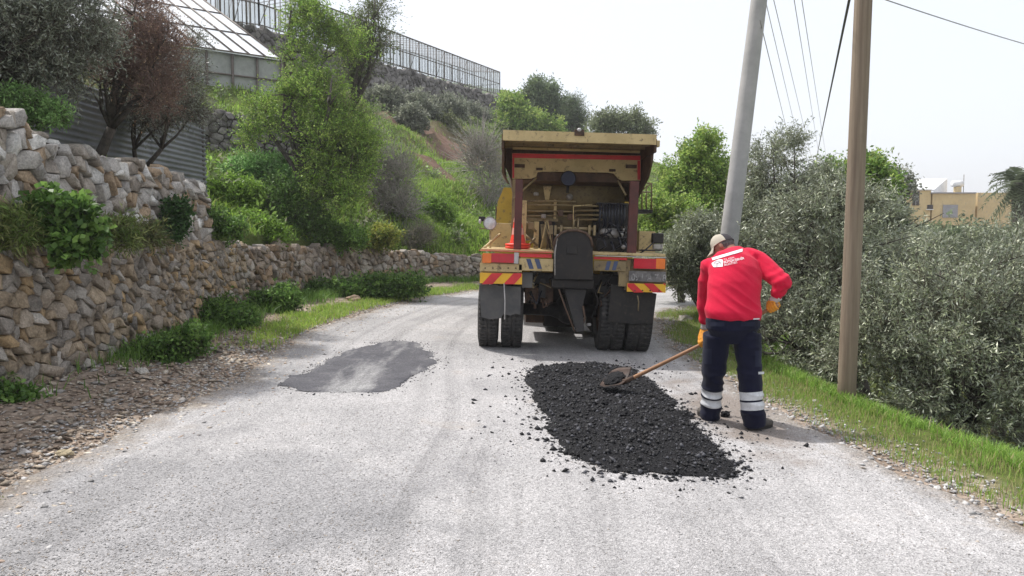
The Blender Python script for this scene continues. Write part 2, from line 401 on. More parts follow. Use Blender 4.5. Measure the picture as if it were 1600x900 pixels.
# smooth the fan of normals
for _ in range(60): nrm[1:-1] = (nrm[:-2] + nrm[1:-1] * 2 + nrm[2:]) / 4
nrm /= np.linalg.norm(nrm, axis=1)[:, None]
dd = np.r_[0, np.cumsum(np.linspace(0.12, 1.35, 130))]
HX = HP[:, None, 0] + nrm[:, None, 0] * dd; HY = HP[:, None, 1] + nrm[:, None, 1] * dd
HZ = hz(HX, HY)
skirt = HZ[:, :1].copy(); HX = np.c_[HX[:, :1], HX]; HY = np.c_[HY[:, :1], HY]; HZ = np.c_[gz(HX[:, 0], HY[:, 0])[:, None] - 0.3, HZ]
a_, b_ = HX.shape; idx = np.arange(a_ * b_).reshape(a_, b_)
F = np.stack([idx[:-1, :-1].ravel(), idx[1:, :-1].ravel(), idx[1:, 1:].ravel(), idx[:-1, 1:].ravel()], 1)
def soilw(x, y):
    s = 0
    for (px, py, Y, r) in ((690, 218, 45.5, 4.2), (645, 205, 44, 3.2), (735, 232, 47, 3.6), (690, 285, 34, 1.8), (600, 205, 43, 2.0), (735, 365, 25.5, 1.0)):
        w = W(px, py, Y); s = np.maximum(s, np.exp(-(((x - w.x) / r) ** 2 + ((y - w.y) / r) ** 2)))
    return np.clip(s * 1.3 - .35 + 0.9 * fbm(x * .8, y * .8, 7.0), 0, 1)
sw = np.clip(soilw(HX, HY) + np.clip((np.gradient(HZ, axis=1) / np.maximum(np.gradient(np.hypot(HX - HX[:, :1], HY - HY[:, :1]), axis=1), .05) - .75) * 1.6, 0, .9) * (HY > 21), 0, 1); col = np.zeros((a_ * b_, 3)); col[:, 0] = sw.ravel()
M_hill, nt, p, out = nodes_of('hillside_soil_grass')
a = attr_col(nt); sep = N(nt, 'ShaderNodeSeparateColor'); nt.links.new(a, sep.inputs[0])
gr = ramp(nt, noise(nt, 0.5, 8, 0.7), [(0.32, (0.07, 0.09, 0.03)), (0.5, (0.13, 0.17, 0.045)), (0.62, (0.20, 0.23, 0.075)), (0.75, (0.27, 0.23, 0.14))])
so = ramp(nt, noise(nt, 0.9, 8, 0.75), [(0.3, (0.15, 0.09, 0.065)), (0.55, (0.26, 0.165, 0.125)), (0.75, (0.40, 0.32, 0.25))])
c = mixc(nt, sep.outputs[0], gr, so); nt.links.new(c, p.inputs['Base Color']); p.inputs['Roughness'].default_value = 1; p.inputs['Specular IOR Level'].default_value = 0.1
bump(nt, noise(nt, 4, 8, 0.75), 1.0, 0.25, p)
o = link('hillside', npmesh('hillside', np.stack([HX.ravel(), HY.ravel(), HZ.ravel()], 1), F, M_hill, col=col, smooth=True)); o['kind'] = 'structure'

# ------------------------------------------------------------------ rubble walls
def clip_poly(poly, mx, my, nx_, ny_):
    out = []
    m = len(poly)
    for i in range(m):
        ax, ay = poly[i]; bx, by = poly[(i + 1) % m]
        da = (ax - mx) * nx_ + (ay - my) * ny_; db = (bx - mx) * nx_ + (by - my) * ny_
        if da <= 0: out.append((ax, ay))
        if (da < 0 < db) or (db < 0 < da):
            t_ = da / (da - db); out.append((ax + (bx - ax) * t_, ay + (by - ay) * t_))
    return out
def rubble(name, path, cw, ch, pal, prot=0.05, depth=0.16, seed=1, thick=0.45, batter=0.06, top_noise=0.08, label='', size_fn=None, top_stones=True, gap=0.94):
    """path: (x, y, zbottom, ztop) along the foot; face looks to the right of travel"""
    rng = random.Random(seed)
    P = np.array(path, float); L = np.r_[0, np.cumsum(np.linalg.norm(np.diff(P[:, :2], axis=0), axis=1))]
    T = np.gradient(P[:, :2], L, axis=0) if len(P) > 2 else np.repeat([(P[1, :2] - P[0, :2]) / L[-1]], 2, 0)
    def at(u, v, d):
        x = np.interp(u, L, P[:, 0]); y = np.interp(u, L, P[:, 1]); tx = np.interp(u, L, T[:, 0]); ty = np.interp(u, L, T[:, 1])
        l = math.hypot(tx, ty); nx_, ny_ = ty / l, -tx / l; zb = np.interp(u, L, P[:, 2]); d2 = d - batter * (v - zb)
        return (x + nx_ * d2, y + ny_ * d2, v)
    zlo = P[:, 2].min(); zhi = P[:, 3].max()
    pts_ = []; v = zlo - ch; r = 0
    while v < zhi + ch * 2:
        u = -cw * rng.random()
        h = ch * rng.uniform(0.75, 1.3)
        while u < L[-1] + cw:
            k = size_fn(u) if size_fn else 1.0
            if k < 1.0 or rng.random() > 0.0:
                pts_.append((u + rng.uniform(-.3, .3) * cw, v + rng.uniform(-.42, .42) * h))
                if k < 0.8: pts_.append((u + cw * .5 + rng.uniform(-.1, .1) * cw, v + h * 0.5 + rng.uniform(-.2, .2) * h)); 
                if k < 0.8 and rng.random() < .4: pts_.append((u + cw * .25, v + h * 0.25))
            if rng.random() < 0.6: pts_.append((u + cw * .5 + rng.uniform(-.15, .15) * cw, v + h * .5))
            u += cw * rng.choice([0.7, 0.85, 1, 1, 1.2, 1.5])
        v += h
    wt_ = [rng.uniform(-.16, .16) * cw * cw for _ in pts_]
    grid = {}; gs = max(cw, ch) * 1.6
    for i, (u, v) in enumerate(pts_): grid.setdefault((int(u // gs), int(v // gs)), []).append(i)
    V = []; F4 = []; F3 = []; C = []
    asp = cw / ch
    for i, (u, v) in enumerate(pts_):
        if u < 0 or u > L[-1]: continue
        zb = np.interp(u, L, P[:, 2]); zt = np.interp(u, L, P[:, 3]) + top_noise * mnoise.noise((u * 2.3, seed, 0)) * 1.6
        if v < zb - ch * .3 or v > zt: continue
        poly = [(u - 2 * cw, v - 2 * ch), (u + 2 * cw, v - 2 * ch), (u + 2 * cw, v + 2 * ch), (u - 2 * cw, v + 2 * ch)]
        gi, gj = int(u // gs), int(v // gs); nb = []
        for a1 in (-1, 0, 1):
            for b1 in (-1, 0, 1): nb += grid.get((gi + a1, gj + b1), [])
        nb = sorted((j for j in nb if j != i), key=lambda j: (pts_[j][0] - u) ** 2 + ((pts_[j][1] - v) * asp) ** 2)[:14]
        for j in nb:
            bu, bv = pts_[j]; w_ = min(.7, max(.3, .5 + (wt_[i] - wt_[j]) / (2 * ((bu - u) ** 2 + ((bv - v) * asp) ** 2 + 1e-6))))
            poly = clip_poly(poly, u + (bu - u) * w_, v + (bv - v) * w_, (bu - u), (bv - v) * asp * 0.8)
            if len(poly) < 3: break
        if len(poly) < 3: continue
        # rounded corners
        q = []
        m = len(poly)
        for k in range(m):
            a1 = poly[k]; b1 = poly[(k + 1) % m]
            if math.hypot(a1[0] - b1[0], a1[1] - b1[1]) < 0.01 * cw / .1: continue
            f = rng.uniform(.01, .05); q += [(a1[0] + (b1[0] - a1[0]) * f, a1[1] + (b1[1] - a1[1]) * f), (a1[0] + (b1[0] - a1[0]) * (1 - f), a1[1] + (b1[1] - a1[1]) * (1 - f))]
        if len(q) < 4: continue
        cu = sum(a1[0] for a1 in q) / len(q); cv = sum(a1[1] for a1 in q) / len(q)
        pr = prot * rng.uniform(0.15, 1.2); tu, tv = rng.uniform(-.5, .5), rng.uniform(-.55, .3); sz = min(cw, ch)
        s0 = len(V); m = len(q)
        def dep(uu, vv, base): return base + (uu - cu) * tu + (vv - cv) * tv
        g_ = gap + rng.uniform(-.05, .02)
        for (sc, dz, nz) in ((g_, -depth, 0), (g_, -0.01, 0.0), (g_ * .98, pr * .8, .02), (g_ * .91, pr, .05)):
            for (uu, vv) in q:
                jj = 1 + rng.uniform(-nz, nz); a1 = cu + (uu - cu) * sc * jj; b1 = cv + (vv - cv) * sc * jj
                V.append(at(a1, b1, dep(a1, b1, dz) + (rng.uniform(-.012, .012) if nz > .03 else 0) if dz > -depth else dz))
        V.append(at(cu + rng.uniform(-.1, .1) * cw, cv, dep(cu, cv, pr * rng.uniform(.9, 1.15))))
        for rr in range(3):
            for k in range(m):
                F3.append((s0 + rr * m + k, s0 + rr * m + (k + 1) % m, s0 + (rr + 1) * m + (k + 1) % m)); F3.append((s0 + rr * m + k, s0 + (rr + 1) * m + (k + 1) % m, s0 + (rr + 1) * m + k))
        for k in range(m): F3.append((s0 + 3 * m + k, s0 + 3 * m + (k + 1) % m, s0 + 4 * m))
        c_ = pal(rng, u, v, (v - zb) / max(.1, zt - zb)); C += [c_] * (4 * m + 1)
    # loose stones lying along the top through the thickness
    if top_stones:
        u = 0
        ico = bmesh.new(); bmesh.ops.create_icosphere(ico, subdivisions=1, radius=1); ico.verts.index_update()
        iv = [vv.co.copy() for vv in ico.verts]; iff = [[a1.index for a1 in f.verts] for f in ico.faces]; ico.free()
        while u < L[-1]:
            for k in range(2):
                d = -rng.uniform(0.06, thick); rr = cw * rng.uniform(.35, .6); zt = np.interp(u, L, P[:, 3])
                c0 = at(u + rng.uniform(-.5, .5) * cw, zt - rr * rng.uniform(.1, .6), d); s0 = len(V)
                rot = Matrix.Rotation(rng.random() * 6, 3, 'Z') @ Matrix.Rotation(rng.uniform(-.4, .4), 3, 'X')
                for q in iv:
                    w_ = rot @ Vector((q.x * rr * 1.1, q.y * rr * .8, q.z * rr * .6)) * rng.uniform(.8, 1.15); V.append((c0[0] + w_.x, c0[1] + w_.y, c0[2] + w_.z))
                F3 += [(s0 + a1, s0 + b1, s0 + c1) for a1, b1, c1 in iff]; C += [pal(rng, u, zt, 1.0)] * len(iv)
            u += cw * .7
    root = empty(name, (P[len(P) // 2, 0], P[len(P) // 2, 1], P[len(P) // 2, 2]), label=label, cat='stone wall')
    link('stonework', npmesh('stonework', V, F3, M_stone, col=np.array(C)), root)
    mb = MB(); us = np.linspace(0, L[-1], 80); rows = []
    for u in us:
        zb = np.interp(u, L, P[:, 2]) - .25; zt = np.interp(u, L, P[:, 3]) - ch * .55
        rows.append([at(u, zb, -0.035), at(u, zt, -0.035), at(u, zt, -thick), at(u, zb, -thick)])
    Vv = [q for r_ in rows for q in r_]; Ff = []
    for i in range(len(us) - 1):
        for k in range(4): Ff.append([i * 4 + k, i * 4 + (k + 1) % 4, i * 4 + 4 + (k + 1) % 4, i * 4 + 4 + k])
    Ff.append([0, 1, 2, 3]); e_ = (len(us) - 1) * 4; Ff.append([e_, e_ + 1, e_ + 2, e_ + 3]); mb.add(Vv, Ff)
    mb.build('earth_core', M_mortar, root)
    return root
def pal_low(rng, u, v, t_):
    r = rng.random(); k = rng.uniform(.75, 1.2)
    if r < .30: c_ = (0.41, 0.325, 0.23)
    elif r < .42: c_ = (0.46, 0.33, 0.19)
    elif r < .62: c_ = (0.37, 0.31, 0.245)
    elif r < .85: c_ = (0.34, 0.305, 0.265)
    else: c_ = (0.46, 0.42, 0.37)
    return [x * k for x in c_]
def pal_up(rng, u, v, t_):
    r = rng.random(); k = rng.uniform(.8, 1.15)
    if r < .40: c_ = (0.47, 0.44, 0.405)
    elif r < .62: c_ = (0.64, 0.62, 0.58)
    elif r < .85: c_ = (0.37, 0.325, 0.275)
    else: c_ = (0.42, 0.315, 0.215)
    return [x * k for x in c_]
def pal_far(rng, u, v, t_):
    r = rng.random(); k = rng.uniform(.75, 1.2)
    c_ = (0.33, 0.275, 0.225) if r < .5 else ((0.40, 0.36, 0.32) if r < .8 else (0.30, 0.22, 0.15))
    return [x * k for x in c_]
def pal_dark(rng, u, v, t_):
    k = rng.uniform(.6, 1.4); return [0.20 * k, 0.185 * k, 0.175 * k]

rubble('stone_wall', [(x, y, -0.05, 1.54 - 0.018 * (y - 4)) for x, y in WALLN], 0.22, 0.135, pal_low, 0.06, seed=3,
       label='brown drystone retaining wall beside the road, nearest and lowest tier', size_fn=lambda u: 0.7 if u > 7.6 else 1.0, gap=.93)
rubble('stone_wall', [(-4.42, 2.5, 1.40, 2.70), (-4.46, 5, 1.40, 2.70), (-4.52, 6.8, 1.42, 2.66), (-4.58, 8.0, 1.42, 2.54), (-4.63, 9.0, 1.42, 2.46), (-4.72, 10.6, 1.42, 2.38), (-4.82, 12.3, 1.42, 2.32)],
       0.23, 0.145, pal_up, 0.08, seed=5, top_noise=0.1, thick=0.5, label='pale grey rough upper tier of stones set back above the weedy ledge')
rubble('stone_wall', [(x, y, -0.05, z) for (x, y), z in zip(WALLF, (1.32, 1.25, 1.15, 1.0, .82, .75, .7, .6, .5))], 0.22, 0.14, pal_far, 0.06, seed=8,
       label='low fieldstone wall curving along the far bend behind the grass')
a1 = W(318, 232, 21.0); b1 = W(500, 262, 22.5)
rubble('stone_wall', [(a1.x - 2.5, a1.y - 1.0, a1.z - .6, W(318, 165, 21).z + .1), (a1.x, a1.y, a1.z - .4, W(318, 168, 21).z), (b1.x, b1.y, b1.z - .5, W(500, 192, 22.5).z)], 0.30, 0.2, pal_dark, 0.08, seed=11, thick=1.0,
       label='dark shaded stone retaining wall behind the bright shrubs')
tA = W(300, 30, 38); tB = W(405, 42, 42); tC = W(560, 87, 50); tD = W(781, 150, 70)
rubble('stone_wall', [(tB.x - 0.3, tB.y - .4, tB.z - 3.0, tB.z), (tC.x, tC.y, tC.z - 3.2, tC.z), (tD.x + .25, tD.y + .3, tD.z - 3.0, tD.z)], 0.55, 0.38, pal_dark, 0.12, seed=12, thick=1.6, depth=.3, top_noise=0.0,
       label='long dark stone terrace wall high on the hill under the glasshouse', top_stones=False)
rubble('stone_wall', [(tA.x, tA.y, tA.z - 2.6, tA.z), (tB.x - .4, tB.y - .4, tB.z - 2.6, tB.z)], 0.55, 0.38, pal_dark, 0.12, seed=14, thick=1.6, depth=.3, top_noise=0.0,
       label='short stone terrace wall behind the pale sloped roof', top_stones=False)
# ------------------------------------------------------------------ vegetation
def unit(a): return a / (np.linalg.norm(a, axis=1, keepdims=True) + 1e-9)
def crown_mesh(name, seed, blobs, n_twigs, per, leaf, tl=0.35, colors=((.1, .12, .05),), cw=(1,), up=0.4, droop=0.0, clump=0.16, rand=0.6, mats=None, twig_r=0.003, sub=26, shell=0.55, jit=0.2, leafspread=0.9):
    """crown of twigs and leaf-sized faces spread through blobs = (x,y,z,rx,ry,rz)"""
    rng = np.random.RandomState(seed); B = np.array(blobs, float); B[:, 3:6] = np.maximum(B[:, 3:6] - tl * .45, B[:, 3:6] * .55)
    area = (B[:, 3] * B[:, 4] * B[:, 5]) ** (2 / 3.); pb = area / area.sum()
    # sub clumps
    ns = max(4, int(sub * len(B))); bi = rng.choice(len(B), ns, p=pb)
    d = unit(rng.normal(size=(ns, 3))); r = rng.uniform(shell, 1.02, (ns, 1))
    sc = B[bi, :3] + d * r * B[bi, 3:6]; srad = (B[bi, 3:6].mean(1) * clump * rng.uniform(.7, 1.6, ns))[:, None] * 2
    ci = rng.randint(0, ns, n_twigs)
    o = sc[ci] + rng.normal(size=(n_twigs, 3)) * srad[ci] * .5
    loose = rng.rand(n_twigs) < 0.07
    bj = rng.choice(len(B), n_twigs, p=pb); dd_ = unit(rng.normal(size=(n_twigs, 3)))
    o2 = B[bj, :3] + dd_ * rng.uniform(.2, 1, (n_twigs, 1)) ** .5 * B[bj, 3:6]; o = np.where(loose[:, None], o2, o)
    bb = np.where(loose, bj, bi[ci]); outw = unit((o - B[bb, :3]) / B[bb, 3:6])
    td = unit(outw * .8 + np.array([0, 0, up]) + rng.normal(size=(n_twigs, 3)) * rand)
    TL = tl * rng.uniform(.5, 1.3, n_twigs)
    # twigs
    sag = np.array([0, 0, -1.0]) * droop
    def tp(i, t_): return o[i] + td[i] * (TL[i] * t_)[:, None] + sag * (TL[i] * t_ * t_)[:, None]
    allp = np.arange(n_twigs)
    ref = unit(np.cross(td, rng.normal(size=(n_twigs, 3)))); ref2 = np.cross(td, ref)
    tv = []
    for t_ in (0, .5, 1.0):
        c = tp(allp, np.full(n_twigs, t_)); rr = twig_r * (1.2 - t_)
        for k in range(3):
            a = 2 * math.pi * k / 3; tv.append(c + (ref * math.cos(a) + ref2 * math.sin(a)) * rr)
    TV = np.stack(tv, 1).reshape(-1, 3); fb = []
    for s in (0, 3):
        for k in range(3): fb.append([s + k, s + (k + 1) % 3, s + 3 + (k + 1) % 3, s + 3 + k])
    TF = (np.arange(n_twigs)[:, None, None] * 9 + np.array(fb)[None]).reshape(-1, 4)
    # leaves
    nl = n_twigs * per; ti = np.repeat(allp, per); t_ = rng.uniform(.1, 1.05, nl)
    b = tp(ti, t_); ld = unit(td[ti] * .5 + rng.normal(size=(nl, 3)) * leafspread + np.array([0, 0, -.15])); b = b + rng.normal(size=(nl, 3)) * jit * leaf[0]
    nn = unit(rng.normal(size=(nl, 3)) + np.array([0, 0, .7])); sd_ = unit(np.cross(ld, nn))
    ln = leaf[0] * rng.uniform(.6, 1.25, nl)[:, None]; lw = leaf[1] * rng.uniform(.7, 1.25, nl)[:, None] * .5
    mid = b + ld * ln * .5 + np.cross(sd_, ld) * lw * .3
    LV = np.stack([b, mid + sd_ * lw, b + ld * ln, mid - sd_ * lw], 1).reshape(-1, 3); LF = (np.arange(nl)[:, None] * 4 + np.arange(4)[None])
    colors = np.array(colors, float); cw = np.array(cw, float)
    cl_col = colors[rng.choice(len(colors), n_twigs, p=cw / cw.sum())]
    lc = cl_col[ti] * rng.uniform(.7, 1.3, (nl, 1)) * rng.uniform(.72, 1.32, ns)[ci][ti][:, None]; LC = np.repeat(lc, 4, 0)
    V = np.r_[LV, TV]; F_ = np.r_[LF, TF + len(LV)]; C_ = np.r_[LC, np.full((len(TV), 3), .1)]
    mi = np.r_[np.zeros(len(LF)), np.ones(len(TF))]
    return npmesh(name, V, F_, list(mats or (M_leaf, M_twig)), col=C_, mi=mi)

def limbs(base, blobs, r0, seed, n_limb=7, fork=0.35, bark=None, parent=None, name='trunk', stems=1, lean=(0, 0), thin=0.02, subs=5):
    rng = random.Random(seed); mb = MB()
    base = Vector(base); cen = sum((Vector(b[:3]) for b in blobs), Vector()) / len(blobs)
    for s in range(stems):
        b0 = base + Vector((rng.uniform(-1, 1), rng.uniform(-1, 1), 0)) * (0.25 * (stems > 1))
        fk = b0.lerp(cen, fork) + Vector((rng.uniform(-.1, .1) + lean[0], rng.uniform(-.1, .1) + lean[1], 0)) * (1 if stems == 1 else 3)
        mid = b0.lerp(fk, .5) + Vector((rng.uniform(-.06, .06), rng.uniform(-.06, .06), 0))
        rr = r0 / math.sqrt(stems)
        mb.tube([b0 - Vector((0, 0, .15)), b0 + Vector((0, 0, .05)), mid, fk], [rr * 1.5, rr * 1.1, rr * .9, rr * .75], 9)
        for i in range(n_limb):
            B_ = blobs[(i + s * 3) % len(blobs)]
            tgt = Vector((B_[0] + rng.uniform(-.6, .6) * B_[3], B_[1] + rng.uniform(-.6, .6) * B_[4], B_[2] + rng.uniform(-.2, .7) * B_[5]))
            m1 = fk.lerp(tgt, .35) + Vector((rng.uniform(-1, 1), rng.uniform(-1, 1), rng.uniform(-.2, .8))) * (tgt - fk).length * .12
            m2 = fk.lerp(tgt, .7) + Vector((rng.uniform(-1, 1), rng.uniform(-1, 1), rng.uniform(-.5, .5))) * (tgt - fk).length * .1
            mb.tube([fk, m1, m2, tgt], [rr * .55, rr * .38, rr * .24, rr * .1], 6)
            for k in range(subs):
                q = (m1 if k % 2 else m2).lerp(tgt, rng.uniform(0, .5)); e = q + Vector((rng.uniform(-1, 1) * B_[3], rng.uniform(-1, 1) * B_[4], rng.uniform(-.3, 1) * B_[5])) * .75
                mb.tube([q, q.lerp(e, .5) + Vector((0, 0, rng.uniform(-.05, .1))), e], [rr * .2, rr * .12, rr * .05], 5)
    return mb.build(name, bark or M_bark, parent)

def tree(name, label, seed, base, blobs, n_twigs, per, leaf, r0=0.1, group=None, cat='tree', bark=None, stems=1, n_limb=7, fork=.35, lean=(0, 0), **k):
    root = empty(name, base, label=label, cat=cat, group=group)
    limbs(base, blobs, r0, seed, bark=bark, parent=root, stems=stems, n_limb=n_limb, fork=fork, lean=lean)
    link('crown', crown_mesh('crown', seed, blobs, n_twigs, per, leaf, **k), root)
    return root
def bush(name, label, seed, blobs, n_twigs, per, leaf, group=None, cat='bush', **k):
    B = np.array(blobs); me = crown_mesh(name, seed, blobs, n_twigs, per, leaf, **k)
    o = link(name, me); c = B[:, :3].mean(0); c[2] = (B[:, 2] - B[:, 5]).min()
    me.transform(Matrix.Translation(-Vector(c))); o.location = c
    return tag(o, label, cat, group)
def pxb(lst, Y, depth=None):
    """blobs from outline readings: (px, py, rx_px, ry_px[, dY])"""
    out = []
    for q in lst:
        y = Y + (q[4] if len(q) > 4 else 0); w = W(q[0], q[1], y); s = y / 1200.
        out.append((w.x, w.y, w.z, q[2] * s, (depth or (q[2] + q[3]) * .5 * s), q[3] * s))
    return out
OL = ((.20, .235, .13), (.28, .31, .18), (.14, .17, .085), (.38, .40, .27)); OLW = (3, 3, 2, 2)
OLK = dict(colors=OL, cw=OLW, mats=(M_olive, M_twig), up=.45, clump=.11, rand=.5, shell=.5, leafspread=.55)
GR = ((.22, .33, .07), (.30, .42, .09), (.15, .25, .055), (.38, .46, .13)); GRW = (3, 3, 2, 2)

# olives on the right, behind the verge
def gbase(x, y, dz=0): return (x, y, gzf(x, y) + dz)
tree('olive_tree', 'nearest grey-green olive at right, low boughs hanging over the long verge grass', 21, gbase(4.9, 8.3),
     [(4.35,7.5,-.05,.75,.6,.75),(5.3,7.3,-.1,.9,.6,.8),(4.6,8.0,.5,1.0,.8,.85),(5.7,8.0,.45,1.0,.8,.85),(4.95,8.4,.75,.9,.8,.7),(6.2,7.8,.1,.8,.7,.9),(3.95,8.1,.35,.55,.6,.7),(5.8,8.8,.7,.9,.7,.65)],
     7200, 17, (.058, .0135), r0=.13, stems=3, tl=.34, **OLK)
tree('olive_tree', 'grey olive just right of the wooden pole, behind the nearest olive', 22, gbase(4.5, 10.6),
     [(3.7,10.2,.0,.75,.7,.9),(4.4,10.3,.6,.9,.8,.9),(5.2,10.8,.6,1.0,.8,1.0),(4.2,10.7,1.5,.85,.8,.7),(5.3,11,.85,.9,.8,.75),(6.2,10.8,.35,1.0,.8,1.0),(4.7,10.9,2.1,.55,.6,.4),(7.0,10.6,.3,.9,.8,1.0)],
     7000, 14, (.072, .017), r0=.14, stems=3, tl=.36, **OLK)
tree('olive_tree', 'tall grey olive between the concrete pole and the wooden pole, dark leaning trunks below', 23, gbase(4.7, 14.6),
     pxb([(1165,420,50,55),(1240,420,55,60),(1185,340,50,46),(1255,320,50,40),(1150,380,36,42),(1300,350,40,46),(1205,285,34,28),(1192,250,12,30),(1222,240,12,34),(1270,285,34,26),(1200,470,60,40)], 14.6, .9),
     6500, 14, (.078, .0185), r0=.16, stems=4, tl=.4, lean=(.3, 0), **OLK)
tree('olive_tree', 'small rounded silver olive between the truck and the worker', 24, gbase(3.9, 15.2),
     pxb([(1085,400,42,50),(1065,430,28,30),(1120,380,30,42),(1108,430,34,35),(1085,360,26,20),(1050,400,18,28)], 15.0, .7), 4200, 13, (.085, .022), r0=.1, stems=2, tl=.3, **OLK)
tree('olive_tree', 'olive crown at the far right edge, farther off than the nearest olive', 25, gbase(7.6, 11.5),
     pxb([(1560,412,55,50),(1500,420,60,50),(1600,430,60,60),(1440,425,50,50),(1650,400,60,60)], 11.5, .9), 4500, 14, (.075, .018), r0=.13, stems=2, tl=.34, **OLK)
tree('olive_tree', 'darker olive in the gap between wooden pole and house', 26, gbase(6.3, 14.0),
     pxb([(1365,350,50,42),(1425,400,50,40),(1390,410,60,50),(1330,385,45,60)], 14.0, .9), 3600, 13, (.085, .02), r0=.13, stems=2, tl=.34, **OLK)
DK = ((.08, .12, .06), (.12, .16, .085), (.16, .20, .10))
bush('bush', 'dark green thicket at the foot of the yellow house', 27, pxb([(1400,388,60,28),(1480,388,60,22),(1550,390,50,26),(1360,372,40,32)], 26.0, 1.5), 3500, 10, (.16, .06), tl=.4, colors=DK, cw=(1,1,1))
tree('leafy_tree', 'bright green tree right of the truck, the tallest there', 28, (5.2, 20.5, -.3),
     pxb([(1100,245,34,26),(1075,275,38,30),(1120,290,36,36),(1085,325,45,34),(1050,300,26,26),(1135,330,30,45),(1100,225,18,12),(1030,325,24,24)], 20.5, .9), 4800, 9, (.10, .045), r0=.13, tl=.42, colors=GR, cw=GRW, up=.7, clump=.13, sub=14)
tree('leafy_tree', 'lower yellow-green tree tight against the right flank of the truck', 29, (4.0, 18.0, -.3),
     pxb([(1040,355,34,34),(1075,350,30,34),(1018,330,22,30),(1060,395,30,26),(1015,380,20,30)], 18.0, .7), 3200, 9, (.09, .04), r0=.09, tl=.36, colors=GR, cw=GRW, up=.6, clump=.14, sub=14)
tree('leafy_tree', 'green tree whose top shows on both sides of the wooden pole', 30, (7.6, 17.5, -1.8),
     pxb([(1310,285,34,28),(1355,275,26,22),(1340,320,40,32),(1290,310,30,34),(1365,300,20,16)], 17.5, .9), 2800, 9, (.10, .045), r0=.1, tl=.4, colors=GR, cw=(2,1,4,1), up=.6, clump=.13, sub=14)
tree('leafy_tree', 'sparse pale blossoming tree left of the yellow house', 31, (10.6, 22.0, -1.8),
     pxb([(1395,300,36,26),(1370,325,32,26)], 22.0, 1.0), 1500, 8, (.10, .05), r0=.09, tl=.42, colors=((.30,.31,.26),(.16,.18,.12),(.42,.42,.38)), cw=(2,3,1), up=.6, clump=.12, sub=12)
# far trees over the truck roof
FT = ((.15, .20, .10), (.21, .27, .12), (.11, .15, .08))
tree('pine_tree', 'dark rounded tree highest on the skyline behind the truck roof', 32, (3.6, 62.0, 7.6), pxb([(845,150,24,20),(862,168,26,18),(838,180,30,20),(880,190,26,18),(820,165,16,16)], 62, 1.6), 2600, 9, (.30, .09), r0=.22, tl=.9, colors=FT, cw=(2,1,2), up=.5, clump=.12, sub=14)
tree('leafy_tree', 'light green tree on the skyline left of the truck roof, beside the terrace wall end', 33, (0.6, 55, 7.2), pxb([(800,175,18,24),(820,195,26,18),(850,200,30,14),(795,205,16,16)], 55, 1.4), 2000, 9, (.26, .10), r0=.16, tl=.8, colors=GR, cw=GRW, up=.6, clump=.12, sub=14)
tree('pine_tree', 'thin dark conifer on the skyline with spiky drooping tips', 34, (4.9, 60, 7.2), pxb([(897,172,10,18),(905,190,14,14),(890,195,16,12)], 60, .6), 700, 8, (.34, .05), r0=.15, tl=1.0, colors=DK, cw=(1,1,1), up=.9, clump=.1, sub=12)
tree('leafy_tree', 'faint feathery treetop just above the right half of the truck roof', 35, (6.6, 48, 5.5), pxb([(960,198,26,14),(985,192,16,12),(935,200,16,10),(1005,205,16,12)], 48, 1.0), 1300, 8, (.22, .07), r0=.12, tl=.8, colors=((.16,.19,.10),(.22,.25,.14)), cw=(1,1), up=.8, clump=.1, sub=12)
# far wood behind everything on the right
bush('treeline', 'distant low belt of dark trees beyond the bend', 36, [(x, 42 + (i % 3) * 3, -1.0 + .4 * (i % 2), 2.4, 1.5, 2.2 + .4 * math.sin(i)) for i, x in enumerate(np.arange(8, 60, 2.6))], 6500, 8, (.34, .14), tl=.9, colors=FT, cw=(1,1,1), cat='bushes')

# hillside
def hb(px, py, r, Y, q=.8):
    s = Y / 1200.; w = W(px, py, Y); return [(w.x, w.y, w.z, r * s, r * s, r * s * q), (w.x + r * s * .6, w.y, w.z - r * s * .2, r * s * .6, r * s * .7, r * s * .5), (w.x - r * s * .6, w.y, w.z - r * s * .25, r * s * .6, r * s * .7, r * s * .5)]
GY = ((.24, .26, .19), (.31, .32, .25), (.18, .20, .14))
hill_list = [((602,158,24,46),'grey-green shrub on the hill nearest the green tree, under the terrace wall',GY),((655,168,30,50),'rounded grey shrub under the middle of the terrace wall',GY),
    ((700,172,26,55),'grey shrub below the terrace wall, third from its far end',GY),((735,182,22,60),'grey shrub below the terrace wall, second from its far end',GY),((765,192,20,62),'last grey shrub under the far end of the terrace wall',GY),
    ((640,186,22,45),'grey shrub perched on the lip of the red soil bank',GY),((690,203,26,50),'olive-coloured shrub above the right part of the red bank',((.12,.14,.06),(.17,.19,.08))),
    ((740,212,26,55),'green shrub right of the red soil bank, below the wall end',((.11,.15,.05),(.15,.2,.07)))]
for i, ((px, py, r, Y), lab, cc) in enumerate(hill_list):
    bush('bush', lab, 60 + i, hb(px, py, r, Y), 1100, 8, (.22, .09), group='shrubs on the hillside', tl=.5, colors=cc, cw=[1] * len(cc), up=.5, clump=.16)
bush('bush', 'tangled leafless grey bush to the right of the bright green tree', 70, pxb([(600,245,26,26),(625,275,26,34),(580,290,38,42),(612,315,38,40),(580,340,34,28),(635,330,20,24)], 23.0, .8), 1300, 7, (.06, .03), tl=.8, colors=GY, cw=(1,1,1), mats=(M_leaf, M_greytwig), twig_r=.009, up=.8)
bush('bush', 'bare grey-brown thorny shrub between hillside and truck', 71, pxb([(745,255,30,34),(770,285,30,50),(755,235,30,22),(760,330,24,26)], 31.0, .9), 650, 5, (.09, .035), tl=1.3, colors=GY, cw=(1,1,1), mats=(M_leaf, M_greytwig), twig_r=.013, up=.8)
LGc = ((.20, .34, .05), (.28, .44, .08), (.14, .24, .04)); LW_ = (2, 2, 1)
